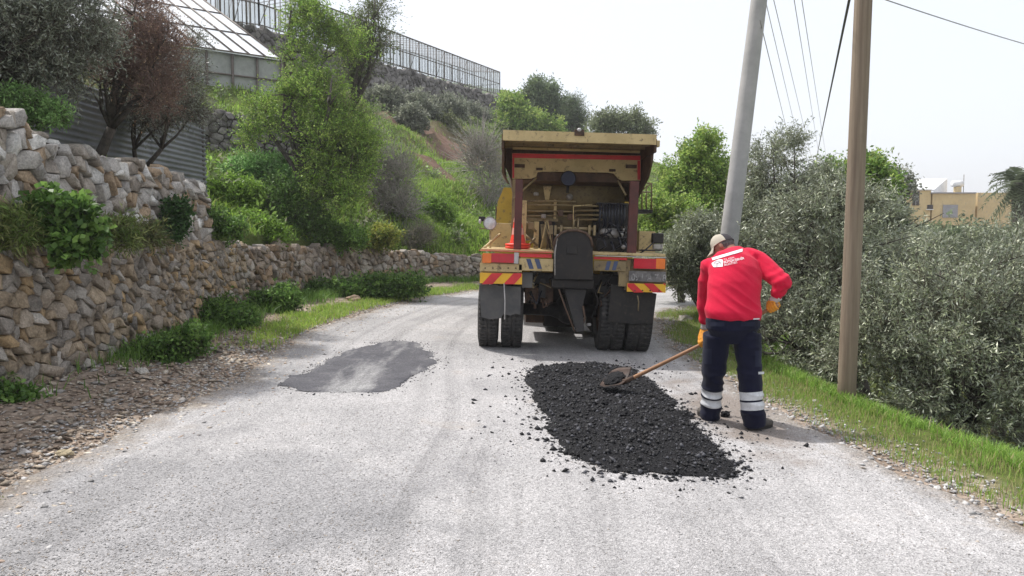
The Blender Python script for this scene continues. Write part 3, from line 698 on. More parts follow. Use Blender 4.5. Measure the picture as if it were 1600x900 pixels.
bush('bush', 'glossy bright green rounded shrub behind the upper wall end', 72, pxb([(410,270,44,26),(375,275,28,20),(445,285,30,22)], 18.6, .6), 2600, 9, (.10, .03), tl=.25, colors=((.15,.30,.08),(.22,.40,.12),(.32,.48,.20)), cw=LW_, up=.8)
bush('bush', 'yellow-green shrub right beside the end of the upper wall', 73, pxb([(350,300,28,26),(365,325,30,20),(385,310,30,20)], 16.8, .5), 1900, 9, (.07, .03), tl=.25, colors=LGc, cw=LW_, up=.8)
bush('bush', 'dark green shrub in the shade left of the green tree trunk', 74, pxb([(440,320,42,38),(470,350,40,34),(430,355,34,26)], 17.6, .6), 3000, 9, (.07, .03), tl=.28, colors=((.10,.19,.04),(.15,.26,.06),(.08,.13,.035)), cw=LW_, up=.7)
bush('bush', 'leafy mallow-like clump spilling over the low wall near the corner', 75, pxb([(400,365,34,22),(375,355,26,20),(430,372,22,16)], 15.6, .4), 1800, 9, (.07, .04), tl=.22, colors=LGc, cw=(2,1,2), up=.7)
bush('bush', 'green clump on the low wall below the green tree trunk', 76, pxb([(520,372,30,20),(490,365,30,22),(550,375,24,16)], 18.2, .5), 1700, 9, (.07, .035), tl=.25, colors=((.15,.27,.05),(.21,.35,.07),(.10,.18,.04)), cw=LW_, up=.7)
bush('bush', 'small yellow-flowering euphorbia-like bush above the low wall', 77, pxb([(597,372,24,18),(580,380,16,12)], 19.6, .4), 1200, 9, (.07, .03), tl=.22, colors=((.28,.30,.05),(.18,.25,.05),(.34,.35,.08)), cw=(1,1,1), up=.9)
bush('bush', 'pale dry scrub on the slope above the low wall bend', 78, pxb([(655,372,26,16),(640,390,20,10)], 22.0, .4), 900, 4, (.07, .02), tl=.4, colors=((.24,.22,.15),(.18,.19,.10)), cw=(1,1), mats=(M_leaf, M_greytwig), up=.9)
bush('bush', 'fresh green weeds hanging on the eroded bank beside the truck', 79, pxb([(690,350,28,40),(700,390,34,18),(670,330,22,22)], 25.0, .5), 1700, 8, (.10, .03), tl=.35, colors=LGc, cw=LW_, up=.9)
tree('leafy_tree', 'bright green spring tree above the wall, dark crooked trunk', 40, (W(490,370,18.2).x, 18.2, W(490,372,18.2).z),
     pxb([(480,35,46,36,.6),(540,60,40,30,1),(470,95,34,30,.4),(500,150,50,40,0),(545,195,42,46,0),(540,250,44,50,0),(415,170,30,32,.4),(455,205,46,30,0),(570,225,28,40,.4),(525,305,46,40,-.4),(460,160,30,26,0),(510,215,46,44,-.3),(500,265,40,40,-.3),(395,215,26,26,.3)], 18.2, .8),
     7600, 9, (.066, .028), r0=.17, n_limb=13, fork=.30, tl=.42, colors=((.21,.34,.06),(.29,.43,.08),(.14,.24,.05),(.37,.48,.12)), cw=GRW, up=.5, clump=.15, sub=16, shell=.35)
tree('leafy_tree', 'thin half-bare tree with few leaves, top reaching the sky by the terrace railing', 41, (W(540,170,24).x, 24, W(540,235,24).z),
     pxb([(575,30,30,26),(560,70,40,34),(600,60,26,22),(540,110,34,30),(590,12,22,14)], 24, 1.0), 1500, 7, (.08, .03), r0=.12, n_limb=10, tl=.6, colors=((.12,.16,.06),(.17,.2,.08)), cw=(1,1), up=.6, clump=.16, sub=14)
# top left, behind the upper wall
DO = ((.08, .095, .06), (.12, .135, .085), (.18, .19, .135))
tree('olive_tree', 'big dark olive at the top left corner, overhanging the shed roof', 42, (-6.3, 8.6, 2.5),
     pxb([(40,30,80,60),(110,50,50,50),(20,95,60,45),(90,100,40,34),(-60,40,90,90),(140,20,34,40),(60,-40,110,50),(-40,120,60,50)], 9.0, .8), 5200, 12, (.06, .014), r0=.13, tl=.3, colors=DO, cw=(2,3,1), mats=(M_olive, M_twig), up=.1, droop=.25, clump=.16, rand=.6)
tree('dry_tree', 'tree with rust-brown withered foliage and a crooked leaning trunk', 43, (W(128,212,11).x, 11.0, 2.3),
     pxb([(210,60,44,44),(235,100,46,50),(185,110,40,38),(245,145,34,38),(215,15,38,34),(160,95,30,26),(262,60,20,34)], 11.0, .6), 3900, 4, (.042, .012), r0=.085, n_limb=12, fork=.42, lean=(.15, 0), tl=.3, colors=((.27,.175,.135),(.21,.14,.11),(.36,.25,.15),(.17,.15,.11)), cw=(3,2,1,1), mats=(M_leaf, M_redtwig), bark=M_bark, twig_r=.0035, up=.5, clump=.17, shell=.3)
tree('olive_tree', 'slender olive with two thin stems in front of the corrugated shed', 44, (W(225,215,12.2).x, 12.2, 2.4),
     pxb([(290,120,26,34),(270,165,34,34),(305,170,20,28),(210,170,34,26),(305,70,12,30),(240,190,34,20)], 12.2, .5), 1700, 8, (.05, .013), r0=.06, stems=2, n_limb=6, tl=.3, colors=DO, cw=(1,2,2), mats=(M_olive, M_twig), up=.4, clump=.17, shell=.3)
bush('bush', 'bright oleander-like shrub leaning over the top of the upper wall', 45, pxb([(20,165,26,24),(60,170,26,22),(90,183,20,16),(45,188,26,14)], 8.3, .22), 800, 9, (.055, .018), tl=.14, colors=((.17,.30,.09),(.24,.38,.13),(.11,.2,.06)), cw=LW_, up=.9)

# leafy weeds on the ledge of the wall
def rosette(name, label, seed, blobs, n, per, leaf, cc, group, **k):
    return bush(name, label, seed, blobs, n, per, leaf, group=group, cat='weed', colors=cc, cw=[1] * len(cc), up=.5, leafspread=1.0, **k)
WG = 'weeds rooted on the wall ledge'; WC = ((.08, .16, .035), (.12, .22, .05), (.18, .30, .07)); WC2 = ((.19, .25, .07), (.14, .22, .05), (.25, .28, .1))
rosette('weed_clump', 'broad-leaved dark green weed bulging furthest out of the wall ledge', 80, pxb([(105,335,38,26),(85,355,34,30),(120,370,32,30),(110,395,16,14),(70,325,20,14)], 6.95, .2), 620, 9, (.075, .055), WC, WG, tl=.14)
rosette('weed_clump', 'shaggy grass-like weed at the left picture edge on the ledge', 81, pxb([(18,350,26,18),(40,365,18,16),(10,372,20,12)], 6.7, .16), 420, 10, (.09, .010), WC2, WG, tl=.16)
rosette('weed_clump', 'tuft of fine weeds on the ledge next after the broad-leaved one', 82, pxb([(182,358,18,16),(195,374,13,13)], 8.2, .15), 260, 10, (.08, .011), WC2, WG, tl=.18)
rosette('weed_clump', 'pale dry-tipped tuft in the middle of the ledge', 83, pxb([(232,366,14,12),(242,376,11,9)], 9.3, .13), 180, 10, (.08, .012), ((.18,.18,.07),(.12,.16,.05)), WG, tl=.18)
rosette('weed_clump', 'compact dark upright weed standing against the pale stones', 84, pxb([(277,335,16,22),(275,358,14,16)], 10.2, .17), 380, 9, (.06, .035), ((.045,.10,.03),(.07,.14,.04)), WG, tl=.14)
rosette('weed_clump', 'spreading fresh green weed at the far end of the ledge', 85, pxb([(335,345,24,16),(360,360,24,16),(318,360,18,12)], 12.4, .22), 520, 9, (.06, .03), WC, WG, tl=.18)
BG = 'weeds at the foot of the wall'
rosette('weed_clump', 'dense green weed at the wall foot by the left picture edge', 86, pxb([(20,640,36,26),(45,655,24,14),(5,625,30,18)], 6.4, .22), 620, 9, (.06, .035), WC, BG, tl=.14)
rosette('weed_clump', 'wide nettle-like patch at the wall foot beside the loose litter', 87, pxb([(235,560,36,24),(275,550,34,22),(205,585,24,14),(300,535,20,16)], 8.6, .3), 1100, 9, (.055, .03), WC, BG, tl=.16)
rosette('weed_clump', 'taller dark weeds at the wall foot before the corner', 88, pxb([(345,495,28,24),(320,510,24,20),(375,505,22,16),(300,500,18,20)], 11.4, .35), 1100, 9, (.065, .035), WC, BG, tl=.2)
rosette('weed_clump', 'weeds filling the inside corner where the two low walls meet', 89, pxb([(420,478,30,18),(395,490,24,16),(450,470,24,16)], 13.6, .4), 1000, 9, (.075, .035), WC, BG, tl=.22)
rosette('weed_clump', 'long dark green band of weeds along the curved low wall', 90, pxb([(500,462,34,12),(550,455,34,14),(600,450,34,12),(640,446,24,10)], 16.6, .4), 2000, 9, (.08, .035), WC, BG, tl=.24)
rosette('weed_clump', 'small yellow-green tuft alone on the dirt strip near the camera', 91, pxb([(10,808,16,10)], 4.25, .08), 160, 9, (.04, .012), WC2, BG, tl=.08)

# ------------------------------------------------------------------ grass
def blades(name, X_, Y_, Z_, h, w, cols, cws, seed, lean=.45):
    rng = np.random.RandomState(seed); n_ = len(X_)
    h = h * rng.uniform(.5, 1.3, n_); a = rng.uniform(0, 2 * math.pi, n_); dx, dy = np.cos(a), np.sin(a)
    b = a + rng.uniform(1.0, 2.1, n_); wx, wy = np.cos(b) * w * .5, np.sin(b) * w * .5; l = lean * rng.uniform(.1, 1.5, n_)
    rows = []
    for t_, ww in ((0, 1), (.5, .8), (1, .12)):
        cx = X_ + dx * h * l * t_ * t_; cy = Y_ + dy * h * l * t_ * t_; cz = Z_ + h * t_ * (1 - .25 * l * t_)
        rows += [np.stack([cx - wx * ww, cy - wy * ww, cz], 1), np.stack([cx + wx * ww, cy + wy * ww, cz], 1)]
    V = np.stack(rows, 1).reshape(-1, 3); f = np.array([[0, 1, 3, 2], [2, 3, 5, 4]])
    F_ = (np.arange(n_)[:, None, None] * 6 + f[None]).reshape(-1, 4)
    cc = np.array(cols)[rng.choice(len(cols), n_, p=np.array(cws) / sum(cws))] * rng.uniform(.75, 1.25, (n_, 1))
    o = link(name, npmesh(name, V, F_, M_grass, col=np.repeat(cc, 6, 0))); o['kind'] = 'stuff'
    return o
GC = ((.19, .33, .055), (.27, .43, .08), (.33, .37, .12), (.42, .37, .19))
rg = np.random.RandomState(99)
def scatter(n_, x0, x1, y0, y1, fn):
    x = rg.uniform(x0, x1, n_); y = rg.uniform(y0, y1, n_); k = rg.rand(n_) < fn(x, y); return x[k], y[k]
def verge(x, y):
    d, s = seg_dist(x, y, RE); return np.where(s > 0, np.clip((d + .02 + .35 * fbm(x * 1.3, y * 1.3)) * 2.2, 0, 1) * np.clip(.7 + 1.3 * fbm(x * 2.2, y * 2.2, 4), .04, 1), 0) * (d < 2.8)
x, y = scatter(260000, 2.2, 6.5, 3.4, 17, verge); d, s = seg_dist(x, y, RE)
k = d < .75
o = blades('short_grass', x[k], y[k], gz(x[k], y[k]), .06, .006, GC, (2, 2, 2, 2), 1); tag(o, 'short patchy verge grass between gravel edge and tall grass', 'grass')
k = (~k) & (rg.rand(len(x)) < np.clip(11 / y, .4, 1))
o = blades('tall_grass', x[k], y[k], gz(x[k], y[k]), .10 + .17 * np.clip(d[k] - .9, 0, 1) * np.clip((7.4 - y[k]) / 2, .15, 1), .009, GC, (4, 5, 1, .6), 2, .7); tag(o, 'tall bright green grass along the right verge', 'grass')
def strip(x, y):
    d, s = seg_dist(x, y, LE); return np.where(s < 0, np.clip(1.35 - np.abs(d - .35) / .42 + .9 * fbm(x * 1.7, y * 1.7), 0, 1), 0) * np.clip((y - 9.3) / 2, 0, 1)
x, y = scatter(190000, -4.6, 6, 8.5, 23, strip)
o = blades('strip_grass', x, y, gz(x, y), .09, .012, ((.24, .37, .06), (.34, .48, .09), (.42, .43, .14)), (3, 3, 1), 3, .7); tag(o, 'yellow-green grass strip left of the road', 'grass')
def foot(x, y):
    d, s = seg_dist(x, y, WALLN + WALLF[1:]); return np.where(s > 0, np.clip(1.25 - d / .6 + 1.0 * fbm(x * 1.1, y * 1.1, 8), 0, 1), 0) * np.clip((y - 7.6) / 1.6, .04, 1)
x, y = scatter(190000, -5, 4, 6.5, 24, foot)
o = blades('foot_grass', x, y, gz(x, y), .19, .011, ((.11, .21, .04), (.16, .29, .055), (.22, .33, .08)), (3, 3, 1), 4, .8); tag(o, 'dark grass growing along the foot of the stone walls', 'grass')
# hillside tufts
m_ = 110000; i = rg.randint(2, a_ - 1, m_); j = np.minimum((rg.rand(m_) ** 1.3 * (b_ - 30)).astype(int) + 1, b_ - 2)
fx = HX[i, j] + rg.normal(size=m_) * .35; fy = HY[i, j] + rg.normal(size=m_) * .35
ww = np.clip(.75 + 1.7 * fbm(fx * .35, fy * .35, 12), 0, 1) * (1 - soilw(fx, fy)); k = (rg.rand(m_) < ww) & (fx > -30) & (fx < 14) & (fy < 75)
fx, fy = fx[k], fy[k]
e_x, e_y = [], []
for (px, py, Y, r_, q_) in ((680, 320, 27, 2.2, 2600), (720, 345, 26, 1.8, 2200), (680, 370, 24, 1.3, 1500), (700, 255, 40, 3.0, 2200), (660, 300, 30, 2.2, 1800), (645, 330, 25, 1.2, 900)):
    w_q = W(px, py, Y); e_x.append(w_q.x + rg.normal(size=q_) * r_ * .6); e_y.append(w_q.y + rg.normal(size=q_) * r_ * .6)
fx = np.r_[fx, np.concatenate(e_x)]; fy = np.r_[fy, np.concatenate(e_y)]
fx = np.repeat(fx, 3) + rg.normal(size=3 * len(fx)) * .06; fy = np.repeat(fy, 3) + rg.normal(size=len(fx)) * .06
d, s = seg_dist(fx, fy, [tuple(q) for q in HP[::6]]); k = s < 0; fx, fy = fx[k], fy[k]
o = blades('hill_grass', fx, fy, hz(fx, fy) - .02, .24, .035, ((.22, .35, .06), (.31, .46, .08), (.36, .39, .14), (.15, .22, .05)), (3, 3, 1, 2), 5, .8); tag(o, 'bright spring grass scattered over the terraced hillside', 'grass')

# low scrub over the hillside, too dense to count
rb = np.random.RandomState(77); bl = []
while len(bl) < 260:
    i = rb.randint(5, a_ - 40); j = int(rb.rand() ** 1.2 * (b_ - 45)) + 3; x, y = HX[i, j], HY[i, j]
    if x < -26 or x > 12 or y > 78 or y < 14 or float(soilw(np.array([x]), np.array([y]))[0]) > .35 or float(fbm(np.array([x * .3]), np.array([y * .3]), 21)[0]) < -.12: continue
    r = rb.uniform(.25, .6) * (.5 + y / 45); bl.append((x, y, hzf(x, y) + r * .2, r * 1.2, r * 1.1, r * .75))
o = link('undergrowth', crown_mesh('undergrowth', 78, bl, 15000, 6, (.16, .06), tl=.4, colors=((.20,.27,.10),(.25,.28,.17),(.15,.2,.08),(.31,.31,.21),(.26,.40,.09)), cw=(2,2,2,1,2), up=.6, clump=.2, sub=4)); o['kind'] = 'stuff'; tag(o, 'low mixed scrub covering the terraced hillside', 'undergrowth')
# ------------------------------------------------------------------ loose stones, asphalt
def stones(name, X_, Y_, Z_, r, cols, seed, flat=.6, rough=.9, mat=None):
    rng = np.random.RandomState(seed); n_ = len(X_)
    base = np.array([(1,0,0),(-1,0,0),(0,1,0),(0,-1,0),(0,0,1),(0,0,-1)], float)
    fc = np.array([(0,2,4),(2,1,4),(1,3,4),(3,0,4),(2,0,5),(1,2,5),(3,1,5),(0,3,5)])
    a = rng.uniform(0, 6.28, n_); ca, sa = np.cos(a), np.sin(a); tl = rng.normal(size=(n_, 2)) * .25
    V = base[None] * rng.uniform(.6, 1.25, (n_, 6, 1)) + rng.normal(size=(n_, 6, 3)) * .12
    V[:, :, 0] *= rng.uniform(.9, 1.5, (n_, 1)); V[:, :, 2] *= flat
    x = V[..., 0] * ca[:, None] - V[..., 1] * sa[:, None]; y = V[..., 0] * sa[:, None] + V[..., 1] * ca[:, None]; z = V[..., 2] + x * tl[:, :1] + y * tl[:, 1:]
    r = np.broadcast_to(r, (n_,))[:, None]; P_ = np.stack([X_[:, None] + x * r, Y_[:, None] + y * r, Z_[:, None] + (z + flat * .4) * r], 2).reshape(-1, 3)
    F_ = (np.arange(n_)[:, None, None] * 6 + fc[None]).reshape(-1, 3)
    cc = np.array(cols)[rng.randint(0, len(cols), n_)] * rng.uniform(.75, 1.25, (n_, 1))
    o = link(name, npmesh(name, P_, F_, mat or M_stone, col=np.repeat(cc, 6, 0))); o['kind'] = 'stuff'; return o
M_chip, nt, p, out = nodes_of('gravel_chip'); nt.links.new(attr_col(nt), p.inputs['Base Color']); p.inputs['Roughness'].default_value = .85
M_tar, nt, p, out = nodes_of('bitumen_crumb'); nt.links.new(attr_col(nt), p.inputs['Base Color']); p.inputs['Roughness'].default_value = .6; p.inputs['Specular IOR Level'].default_value = .3
GCc = ((.40, .39, .38), (.32, .31, .30), (.47, .455, .44), (.25, .24, .23), (.38, .33, .28))
# chips on the road, denser towards both edges
n_ = 60000; yy = 3.3 + rg.rand(n_) ** 1.9 * 13; u_ = rg.rand(n_)
def roadx(yv, uu):
    xl = np.interp(yv, [q[1] for q in LE[:10]], [q[0] for q in LE[:10]]); xr = np.interp(yv, [q[1] for q in RE[:8]], [q[0] for q in RE[:8]]); return xl + (xr - xl) * uu
xx = roadx(yy, u_); k = rg.rand(n_) < np.clip(.34 + .9 * fbm(xx * .9, yy * .5, 2) + .8 * np.abs(u_ - .5) ** 2, .05, 1)
xx, yy = xx[k], yy[k]
o = stones('road_chippings', xx, yy, gz(xx, yy) + .006, rg.uniform(.0025, .0065, len(xx)), GCc, 11, .6, mat=M_chip); tag(o, 'loose pale stone chippings over the road surface', 'gravel')
# gravel at the road edges
def edge(P_, side, n2, spread, seed, y0, y1, r0, r1, cols, lab, nm):
    rr = np.random.RandomState(seed); Q, s_ = resample(P_, 400); Q = Q[(Q[:, 1] > y0) & (Q[:, 1] < y1)]
    i = rr.randint(0, len(Q), n2); off = rr.normal(size=n2) * spread + side * spread * .5
    x = Q[i, 0] + off; y = Q[i, 1] + rr.normal(size=n2) * .1
    o = stones(nm, x, y, gz(x, y) - .001, rr.uniform(r0, r1, n2) * (rr.rand(n2) ** 2 * 1.2 + .5), cols, seed, .5, mat=M_chip); tag(o, lab, 'gravel')
edge(RE, 1, 6500, .2, 12, 3.2, 18, .006, .02, GCc, 'grey gravel along the right road edge', 'edge_gravel')
BRc = ((.44, .34, .25), (.50, .42, .33), (.34, .26, .20), (.56, .50, .42), (.40, .37, .34))
edge(LE, -.2, 16000, .36, 13, 3.2, 20, .005, .018, BRc + GCc[:4], 'brownish gravel along the left road edge', 'edge_gravel')
# flat slabs and litter on the dirt strip
n_ = 2600; y = rg.uniform(4.2, 12, n_); x = rg.uniform(-4.3, -2.9, n_); d, s = seg_dist(x, y, LE); k = (s < 0); x, y = x[k], y[k]
o = stones('shale_litter', x, y, gz(x, y), rg.uniform(.01, .042, len(x)) * (rg.rand(len(x)) ** 1.5 + .45), BRc, 14, .32); tag(o, 'flat brown shale fragments on the dirt strip below the wall', 'rubble')
rk = [((500,470),0), ((548,470),0)]
def rock(name, px, py, Y, r, label, colr, seed):
    w = W(px, py, Y); b = bmesh.new(); bmesh.ops.create_icosphere(b, subdivisions=3, radius=1)
    for v in b.verts:
        n3 = mnoise.noise(v.co * 1.1 + Vector((seed, 0, 0))) * .45 + mnoise.noise(v.co * 3 + Vector((0, seed, 0))) * .14; v.co = Vector((v.co.x * 1.3, v.co.y, v.co.z * .6)) * (1 + n3) * r
    me = bpy.data.meshes.new(name); b.to_mesh(me); b.free(); me.materials.append(M_stone)
    at = me.color_attributes.new('Col', 'FLOAT_COLOR', 'POINT')
    for q in at.data: q.color = (*colr, 1)
    o = link(name, me); o.location = (w.x, Y, gzf(w.x, Y) + r * .25); tag(o, label, 'rock'); o.rotation_euler[2] = seed
rock('rock', 553, 472, 16.0, .13, 'brown rock lying in the grass strip before the curved wall', (.32, .24, .17), 1)
rock('rock', 222, 612, 7.7, .06, 'pale stone fallen at the edge of the nettle-like weeds', (.5, .47, .42), 2)
rock('rock', 100, 728, 5.05, .045, 'yellowish flat stone nearest the camera on the left shoulder', (.5, .42, .28), 3)
rock('rock', 1465, 750, 4.9, .022, 'small white stone in the grass at right', (.7, .68, .64), 4)
rock('rock', 1070, 492, 14.5, .12, 'pale stone heap in the grass beyond the truck tyres', (.45, .42, .36), 5)

def poly_world(pp, z=0.0):
    out = []
    for px, py in pp:
        Y = 6.0
        for _ in range(20):
            w = W(px, py, Y); zz = gzf(w.x, w.y); # march to the ground
            Y = Y * (1.6 - zz) / (1.6 - w.z)
        out.append((w.x, w.y))
    return out
def inside(x, y, P_):
    c = np.zeros(x.shape, bool); n_ = len(P_)
    for i in range(n_):
        x0, y0 = P_[i]; x1, y1 = P_[(i + 1) % n_]
        k = ((y0 > y) != (y1 > y)) & (x < (x1 - x0) * (y - y0) / (y1 - y0 + 1e-12) + x0); c ^= k
    return c
FRESH = poly_world([(822,590),(830,577),(870,572),(930,571),(985,576),(1003,590),(1018,606),(1045,622),(1075,648),(1102,676),(1132,706),(1154,730),(1146,745),(1100,752),(1045,750),(985,744),(940,738),(900,722),(872,700),(862,676),(850,650),(838,625)])
OLD = poly_world([(441,603),(460,590),(490,574),(540,550),(585,537),(625,533),(655,536),(668,545),(672,556),(690,566),(668,578),(645,592),(615,610),(570,617),(520,615),(470,611)])
HGT = {}
def patch(name, P_, step, amp, edge_w, grain, mat, label, nz=.06):
    P2 = np.array(P_); x0, y0 = P2.min(0) - .1; x1, y1 = P2.max(0) + .1
    gx_ = np.arange(x0, x1, step); gy_ = np.arange(y0, y1, step); Xp, Yp = np.meshgrid(gx_, gy_)
    loop = P_ + [P_[0]]; d, _ = seg_dist(Xp, Yp, loop); ins = inside(Xp, Yp, P_); sd_ = np.where(ins, d, -d) + nz * fbm(Xp * 4, Yp * 4, 1.0, 5)
    rr = np.random.RandomState(5); Zp = gz(Xp, Yp) + .004 + amp * (1 - np.exp(-np.clip(sd_, 0, 9) / edge_w)) + np.where(sd_ > 0.0, 1, 0) * (amp * .9 * fbm(Xp * 2.6, Yp * 4.5, 3, 5) + grain * rr.rand(*Xp.shape))
    keep = sd_ > 0; HGT[name] = (x0, y0, step, np.where(keep, Zp, np.nan))
    id_ = np.arange(Xp.size).reshape(Xp.shape); q = keep[:-1, :-1] & keep[:-1, 1:] & keep[1:, 1:] & keep[1:, :-1]
    Fp = np.stack([id_[:-1, :-1][q], id_[:-1, 1:][q], id_[1:, 1:][q], id_[1:, :-1][q]], 1)
    used = np.unique(Fp); mp_ = -np.ones(Xp.size, int); mp_[used] = np.arange(len(used))
    o = link(name, npmesh(name, np.stack([Xp.ravel(), Yp.ravel(), Zp.ravel()], 1)[used], mp_[Fp], mat)); o['kind'] = 'structure'; o['label'] = label
    return o
M_fresh, nt, p, out = nodes_of('fresh_asphalt'); c = ramp(nt, noise(nt, 60, 4, .8), [(.35, (.006, .006, .007)), (.6, (.018, .018, .020)), (.8, (.06, .06, .066))])
nt.links.new(c, p.inputs['Base Color']); p.inputs['Roughness'].default_value = .75; p.inputs['Specular IOR Level'].default_value = .2; bump(nt, noise(nt, 110, 4, .8), 1.0, .012, p)
M_old, nt, p, out = nodes_of('worn_patch_asphalt')
c = ramp(nt, noise(nt, 2.5, 7, .7), [(.3, (.05, .05, .06)), (.55, (.085, .083, .093)), (.72, (.15, .145, .15))])
mp = N(nt, 'ShaderNodeMapping'); mp.inputs['Rotation'].default_value = (0, 0, R(8)); mp.inputs['Scale'].default_value = (1.6, .35, 1); nt.links.new(getco(nt), mp.inputs[0])
c = mixc(nt, ramp(nt, noise(nt, 1.5, 5, .6, mp.outputs[0]), [(.5, 0), (.66, .85)]), c, (.33, .325, .32))
vv_ = N(nt, 'ShaderNodeTexVoronoi'); vv_.inputs['Scale'].default_value = 85; nt.links.new(getco(nt), vv_.inputs['Vector'])
c = mixc(nt, .8, c, ramp(nt, vv_.outputs['Color'], [(.1, .5), (.9, 1.5)]), 'MULTIPLY')
nt.links.new(c, p.inputs['Base Color']); p.inputs['Roughness'].default_value = .8; bump(nt, vv_.outputs['Distance'], 1, .008, p)
patch('fresh_asphalt_patch', FRESH, .0125, .038, .12, .015, M_fresh, 'fresh black asphalt patch being spread', .14)
patch('old_asphalt_patch', OLD, .02, .016, .05, .001, M_old, 'older grey asphalt patch with dusty wheel track', .13)
# crumbs on and around the fresh patch
n_ = 85000; P2 = np.array(FRESH); x = rg.uniform(P2[:, 0].min() - .6, P2[:, 0].max() + .7, n_); y = rg.uniform(P2[:, 1].min() - .35, P2[:, 1].max() + .5, n_)
d, _ = seg_dist(x, y, FRESH + [FRESH[0]]); ins = inside(x, y, FRESH)
pk = np.where(ins, .6, np.clip(.55 * np.exp(-d / .06) + .07 * np.exp(-d / .3) + np.where((x > P2[:, 0].mean()) & (y > 5.7), .16 * np.exp(-d / .3), 0) * np.clip(.5 + 2 * fbm(x * 3, y * 3), 0, 2), 0, 1))
k = rg.rand(n_) < pk; x, y, ins, d = x[k], y[k], ins[k], d[k]
hx0, hy0, hst, hZ = HGT['fresh_asphalt_patch']; ii = np.clip(((y - hy0) / hst).astype(int), 0, hZ.shape[0] - 1); jj = np.clip(((x - hx0) / hst).astype(int), 0, hZ.shape[1] - 1)
inb = (x > hx0) & (x < hx0 + hst * hZ.shape[1]) & (y > hy0) & (y < hy0 + hst * hZ.shape[0]); hh = np.where(inb, hZ[ii, jj], np.nan); zc_ = np.where(np.isnan(hh), gz(x, y) + .003, hh - .001)
o = stones('asphalt_crumbs', x, y, zc_, rg.uniform(.0045, .009, len(x)) * (.7 + rg.rand(len(x)) ** 9 * 2.6), ((.008, .008, .009), (.012, .012, .013), (.02, .02, .022), (.06, .06, .068)), 15, .8, mat=M_tar)
tag(o, 'scattered black asphalt crumbs around the fresh patch', 'asphalt crumbs')
x, y = scatter(5000, *[P_ for P_ in (min(q[0] for q in OLD) - .1, max(q[0] for q in OLD) + .35, min(q[1] for q in OLD) - .15, max(q[1] for q in OLD) + .1)], lambda a, b: np.exp(-seg_dist(a, b, OLD + [OLD[0]])[0] / .06) * .6)
o = stones('asphalt_crumbs', x, y, gz(x, y) + .005, rg.uniform(.004, .012, len(x)), ((.04, .04, .043),), 16, .7, mat=M_tar); tag(o, 'few dark crumbs around the older patch', 'asphalt crumbs')
for i, (px, py, r, lab) in enumerate(((942, 640, .05, 'larger asphalt lump left of the middle of the fresh patch'), (975, 660, .055, 'larger asphalt lump in the middle of the fresh patch'), (1133, 652, .04, 'single asphalt lump between the worker\'s boots'), (885, 592, .05, 'asphalt lump near the far left of the fresh patch'))):
    w = poly_world([(px, py)])[0]; b = bmesh.new(); bmesh.ops.create_icosphere(b, subdivisions=3, radius=1)
    for v in b.verts: v.co *= r * (1 + .5 * mnoise.noise(v.co * 2.2 + Vector((i * 5, 0, 0))) + .35 * mnoise.noise(v.co * 6)); v.co.z *= .7
    me = bpy.data.meshes.new('asphalt_lump'); b.to_mesh(me); b.free(); me.materials.append(M_fresh); o = link('asphalt_lump', me); o.location = (w[0], w[1], gzf(*w) + (.03 if i == 2 else .055)); tag(o, lab, 'asphalt lump')

# ------------------------------------------------------------------ thin spring haze
hzb = MB(); hzb.box((-1600, -90, -9), (1600, 2100, 34)); hm_, nt, p, out = nodes_of('haze_air'); nt.nodes.remove(p)
pv = N(nt, 'ShaderNodeVolumePrincipled'); pv.inputs['Color'].default_value = (.95, .97, 1, 1); pv.inputs['Density'].default_value = .0009; pv.inputs['Anisotropy'].default_value = .2; nt.links.new(pv.outputs[0], out.inputs['Volume'])
o = hzb.build('haze', hm_); o['kind'] = 'stuff'
# ------------------------------------------------------------------ poles and wires
M_conc = pm('pole_concrete', (.42, .41, .40), (.35, .345, .335), 3, .85, bmp=.003)
m, nt, p, out = nodes_of('weathered_pole_wood'); mpn = N(nt, 'ShaderNodeMapping'); mpn.inputs['Scale'].default_value = (26, 26, .9); nt.links.new(getco(nt), mpn.inputs[0])
c = ramp(nt, noise(nt, 1, 6, .65, mpn.outputs[0]), [(.3, (.16, .12, .085)), (.5, (.225, .175, .125)), (.7, (.28, .225, .165))])
c = mixc(nt, ramp(nt, noise(nt, 3, 3, .5), [(.6, 0), (.75, .6)]), c, (.14, .10, .07))
nt.links.new(c, p.inputs['Base Color']); p.inputs['Roughness'].default_value = .85; bump(nt, noise(nt, 1, 5, .7, mpn.outputs[0]), .8, .01, p); M_pole = m
def pole(name, label, base, top_dir, L_, r0, r1, mat, n=20):
    root = empty(name, base, label=label, cat='utility pole'); mb = MB(); b = Vector(base); d = Vector(top_dir).normalized()
    K = 14; mb.tube([b + d * (-.4 + (L_ + .4) * i / K) for i in range(K + 1)], [r0 + (r1 - r0) * i / K for i in range(K + 1)], n)
    mb.build('shaft', mat, root)
    return root, b + d * L_, d
q0, q1 = W(1141, 360, 12.8), W(1186, 0, 12.8); dv = q1 - q0; bz = q0 - dv * ((q0.z - gzf(3.4, 12.8)) / dv.z)
r_c, tc, dc = pole('utility_pole', 'leaning pale grey concrete pole rising behind the worker', bz, dv, 9.5, .165, .105, M_conc)
mb = MB(); side = Vector((.9, .35, 0)).normalized()
mb.box((-1.1, -.05, -.05), (1.1, .05, .05), Matrix.Translation(tc - dc * .4) @ Matrix.Rotation(math.atan2(side.y, side.x), 4, 'Z')); mb.build('crossarm', M_conc, r_c)
w0, w1 = W(1322, 634, 7.7), W(1349, 0, 7.7); dv = w1 - w0; wz = w0 - dv * ((w0.z - gzf(w0.x, 7.7)) / dv.z)
r_w, tw, dw = pole('utility_pole', 'brown weathered wooden pole standing in the verge grass', wz, dv, 8.2, .09, .075, M_pole)
